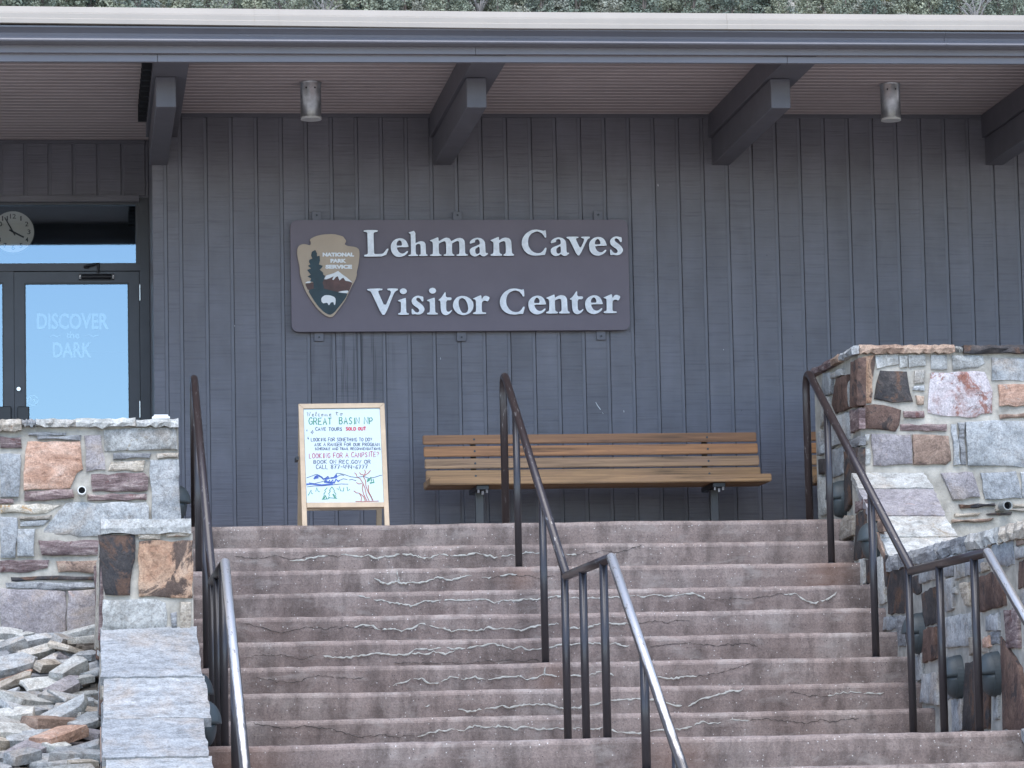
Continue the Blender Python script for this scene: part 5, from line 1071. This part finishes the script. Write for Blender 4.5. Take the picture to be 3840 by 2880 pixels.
# ------------------------------------------------------------------ rubble of flat stones below the left parapet
def slab_mesh(rr, L, W, H, name):
    j_ = lambda a: rr.uniform(-a, a); sk = rr.uniform(-.3, .3)*W
    pts = [(-L/2+j_(.02)-sk, -W/2+j_(.015)), (L/2+j_(.02)-sk, -W/2+j_(.015)), (L/2+j_(.03)+sk, W/2+j_(.015)), (-L/2+j_(.03)+sk, W/2+j_(.015))]
    if rr.random() < .4: pts.insert(2, (L*.5+rr.uniform(.02, .06), j_(.2)*W))
    k = len(pts)
    out = []
    for i in range(k):
        a, b = pts[i], pts[(i+1) % k]; out.append(a)
        if math.hypot(a[0]-b[0], a[1]-b[1]) > .12:
            s_ = rr.uniform(.35, .65); out.append((a[0]+(b[0]-a[0])*s_+rr.uniform(-.01, .01), a[1]+(b[1]-a[1])*s_+rr.uniform(-.01, .01)))
    K = len(out); v = []; tx, ty = rr.uniform(-.08, .08), rr.uniform(-.08, .08)
    for x, y in out: v.append((x*rr.uniform(.92, 1.03), y*rr.uniform(.92, 1.03), 0))
    for x, y in out: v.append((x*1.02, y*1.02, H*rr.uniform(.4, .6)))
    for x, y in out: v.append((x*.97, y*.97, H+tx*x+ty*y+rr.uniform(-.004, .004)))
    v.append((0, 0, H+rr.uniform(-.002, .006))); v.append((0, 0, 0)); f = []
    for q in range(2):
        for i in range(K): f.append((q*K+i, q*K+(i+1) % K, (q+1)*K+(i+1) % K, (q+1)*K+i))
    for i in range(K): f.append((2*K+i, 2*K+(i+1) % K, 3*K)); f.append(((i+1) % K, i, 3*K+1))
    me = bpy.data.meshes.new(name); me.from_pydata(v, [], f)
    bm = bmesh.new(); bm.from_mesh(me); bmesh.ops.recalc_face_normals(bm, faces=bm.faces)
    bmesh.ops.bevel(bm, geom=list(bm.edges), offset=.0018, segments=1, affect='EDGES', clamp_overlap=True); bm.to_mesh(me); bm.free(); return me
rr = random.Random(21)
cname = {'g': 'blue-grey', 'w': 'pale striated', 't': 'tan layered', 'n': 'brown speckled', 'd': 'dark grey layered', 'o': 'orange-tinged', 'p': 'purple-grey'}
def rubble(x, y, z, L, W, H, mt, yaw, tilt, roll):
    shape = 'long' if L > W*1.9 else ('chunky' if H > .075 else 'flat')
    side = 'at the left edge' if x < -.33 else ('against the stair wall' if x > -.08 else 'midway across')
    where = f'by the parapet foot, {side}' if y > -3.35 else (f'halfway down the rubble, {side}' if y > -4.1 else f'low in the rubble, {side}')
    o = link('rubble_stone', slab_mesh(rr, L, W, H, 'rubble_stone'), ST[mt])
    o.location = (x, y, z); o.rotation_euler = (tilt, roll, yaw)
    o['label'] = f'{shape} {cname[mt]} stone lying {where}'; o['category'] = 'stone'; o['group'] = 'loose flat stones heaped below the left parapet'
y = -2.98
while y > -5.6:
    zb_ = -.68-.45*(-2.75-y)
    x = -.75+rr.uniform(-.1, .1)
    while x < .10:
        L = rr.choice((.13, .16, .20, .24, .31)); W = min(.15, max(.075, L*rr.choice((.35, .5, .62)))); H = rr.choice((.026, .034, .042, .055, .07))
        yaw = rr.gauss(.40, .42); mt = rr.choices('gwtndop', (42, 30, 9, 4, 4, 2, 9))[0]
        rubble(min(x+L*.3, .09-L*.25), y+rr.uniform(-.05, .05), zb_+.01+rr.uniform(0, .045), L, W, H, mt, yaw, rr.gauss(.40, .14), rr.gauss(-.12, .18))
        x += L*.80
    y -= .118
m = MB()
for k in range(900):
    x = rr.uniform(-.8, .12); y = rr.uniform(-5.7, -2.9); z = -.68-.45*(-2.75-y); s_ = rr.uniform(.008, .028)
    m.box(x, x+s_*rr.uniform(.8, 2), y, y+s_, z-.01, z+s_*rr.uniform(.5, 1.4))
o = m.build('rubble_chips', MAT['gravel']); o['kind'] = 'stuff'; o['label'] = 'small stone chips between the rubble slabs'

# ------------------------------------------------------------------ trees on the hillside, seen over the roof edge
def leaf_mat(name, c, v_=.5):
    m, nt, b = new_mat(name); oi = N(nt, 'ShaderNodeObjectInfo'); f = noise(nt, coords(nt), 1.4, 3)
    col = ramp(nt, f, [(.3, tuple(x*(1-v_) for x in c)), (.7, tuple(x*(1+v_) for x in c))])
    nt.links.new(mix(nt, 1, col, ramp(nt, oi.outputs['Random'], [(0, (.75,.8,.8)), (1, (1.25,1.2,1.1))]), 'MULTIPLY'), b.inputs['Base Color'])
    b.inputs['Roughness'].default_value = .8; b.inputs['Specular IOR Level'].default_value = .2; return m
LM = {'juniper': leaf_mat('juniper_leaf', (.225,.245,.19)), 'pinyon': leaf_mat('pinyon_needles', (.18,.205,.165)), 'sage': leaf_mat('grey_brush', (.25,.26,.225), .3), 'oak': leaf_mat('yellow_brush', (.29,.23,.065), .3)}
MAT['bark'] = simple('grey_bark', (.16, .13, .11), .9); MAT['dead'] = simple('dead_wood', (.25, .235, .22), .9)
def tree_proto(kind, seed):
    q = random.Random(seed); t = thing(kind+'_tree', '', 'tree', (0, 0, 0), local=True)
    if kind == 'dead':
        m = MB()
        for k in range(9):
            a = q.uniform(0, 6.28); h = q.uniform(1.6, 3.2); p0 = Vector((0, 0, q.uniform(.1, 1))); p2 = Vector((math.cos(a)*q.uniform(.5, 1.5), math.sin(a)*q.uniform(.5, 1.5), h)); p1 = p0.lerp(p2, .5)+Vector((q.uniform(-.2, .2), q.uniform(-.2, .2), .15))
            m.tube([p0, p1, p2], [.09, .055, .02], 5)
            for b_ in range(4):
                s_ = p1.lerp(p2, q.random()); e = s_+Vector((q.uniform(-.5, .5), q.uniform(-.5, .5), q.uniform(.1, .6))); m.tube([s_, e], [.03, .012], 4)
        m.build('branches', MAT['dead'], t); MB().tube([(0,0,-.6), (0,0,.5), (.05,0,1.4)], [.16, .13, .06], 6).build('trunk', MAT['dead'], t); return t
    hgt = {'juniper': 3.4, 'pinyon': 4.0, 'sage': 1.5, 'oak': 1.9}[kind]; rad = {'juniper': 1.5, 'pinyon': 1.45, 'sage': 1.3, 'oak': 1.6}[kind]
    blobs = []
    for k in range(15):
        zf = q.uniform(.12, 1); rr_ = rad*(1-.55*max(0, zf-.35))*q.uniform(.2, .8); a = q.uniform(0, 6.28)
        blobs.append((Vector((math.cos(a)*rr_, math.sin(a)*rr_, hgt*zf*.9)), rad*q.uniform(.26, .46)))
    m = MB()
    for k in range(1500):
        c, r = q.choice(blobs); d = Vector((q.gauss(0, 1), q.gauss(0, 1), q.gauss(0, 1))).normalized(); p = c+d*r*q.uniform(.55, 1.05)
        e1 = Vector((q.gauss(0, 1), q.gauss(0, 1), q.gauss(0, 1))).normalized(); e2 = e1.cross(d+Vector((0, 0, .3))).normalized(); s_ = q.uniform(.055, .13)
        m.add([p-e1*s_, p+e2*s_*.7, p+e1*s_, p-e2*s_*.7], [(0, 1, 2, 3)])
    m.build('crown', LM[kind], t)
    m = MB(); m.tube([(0,0,-.6), (.05,0,hgt*.35), (0,.05,hgt*.75)], [.14, .10, .03], 6)
    for k in range(5): c = blobs[k][0]; m.tube([(0,0,hgt*.25), c*.6+Vector((0,0,.1)), c], [.06, .04, .015], 4)
    m.build('trunk', MAT['bark'], t); return t
LAB = {'juniper': ('rounded green juniper on the hillside above the roof edge', 'tree'), 'pinyon': ('dark green pinyon pine on the hillside above the roof edge', 'tree'), 'sage': ('low grey-green shrub on the hillside above the roof edge', 'shrub'), 'oak': ('yellowing bush on the hillside above the roof edge', 'shrub'), 'dead': ('bare grey dead tree on the hillside above the roof edge', 'tree')}
prot = {k: [tree_proto(k, 100+i*7+len(k)) for i in range(n_)] for k, n_ in (('juniper', 3), ('pinyon', 2), ('sage', 2), ('oak', 1), ('dead', 1))}
first = {id(t): True for L in prot.values() for t in L}
q = random.Random(5)
def hill_hit(px, py):
    d = ray(px, py); lo, hi = 60.0, 480.0
    for s_ in range(420):
        t = 60+s_; P = CAM+d*t
        if P.z < hill_z(P.x, P.y) and P.y > 60: return P
    return None
def zone(px):
    for lim, nm in ((260, 'over the glass doors'), (560, 'over the first roof beam'), (1000, 'left of the first can light'), (1330, 'over the first can light'), (1700, 'between the can light and the second beam'), (2000, 'over the second beam'), (2420, 'over the right half of the sign'), (2900, 'over the third beam'), (3250, 'left of the second can light'), (3550, 'over the second can light'), (9999, 'over the right stone parapet')):
        if px < lim: return nm
def to_px(P):
    d = P-CAM; return 1920+FPX*d.dot(RT)/d.dot(fw), 1440+FPX*d.dot(DN)/d.dot(fw)
def plant_tree(kind, P, sc):
    tx, ty = to_px(Vector((P.x, P.y, hill_z(P.x, P.y)+{'juniper': 3.4, 'pinyon': 4.0, 'sage': 1.5, 'oak': 1.9, 'dead': 3.0}[kind]*sc)))
    if ty > 14+.0165*max(tx, 0)*.8 or not -60 < tx < 3900: return
    t = q.choice(prot[kind]); P = Vector((P.x, P.y, hill_z(P.x, P.y)))
    if first[id(t)]: first[id(t)] = False; t.location = P; o = t
    else: o = copy_thing(t, P)
    o.rotation_euler = (0, 0, q.uniform(0, 6.28)); o.scale = (sc, sc, sc*q.uniform(.85, 1.15)); o['label'] = LAB[kind][0].replace('above the roof edge', zone(tx)); o['category'] = LAB[kind][1]; o['group'] = 'trees and brush on the hillside: '+kind
for px, kind in ((1320, 'oak'), (1290, 'oak'), (1500, 'dead'), (1540, 'dead'), (3120, 'dead'), (2230, 'dead'), (3300, 'oak'), (3560, 'sage'), (3480, 'sage')):
    P = hill_hit(px, 48)
    if P: plant_tree(kind, P, q.uniform(.8, 1.0))
row = 0
for py in (112, 92, 76, 60, 44, 30, 14):
    x = -80+q.uniform(0, 60)
    while x < 3950:
        P = hill_hit(x, py+q.uniform(-8, 8))
        gap = 2780 < x < 3020 and py < 60
        if P and not (gap and q.random() < .7):
            plant_tree(q.choices(('juniper', 'pinyon', 'sage', 'dead'), (46, 26, 24, 4))[0], P, q.uniform(.8, 1.3))
        x += q.uniform(60, 150)
for L in prot.values():
    for t in L:
        if first[id(t)]:
            for c in list(t.children): bpy.data.objects.remove(c)
            bpy.data.objects.remove(t)
for o in SC.objects:
    if '_local' in o: del o['_local']
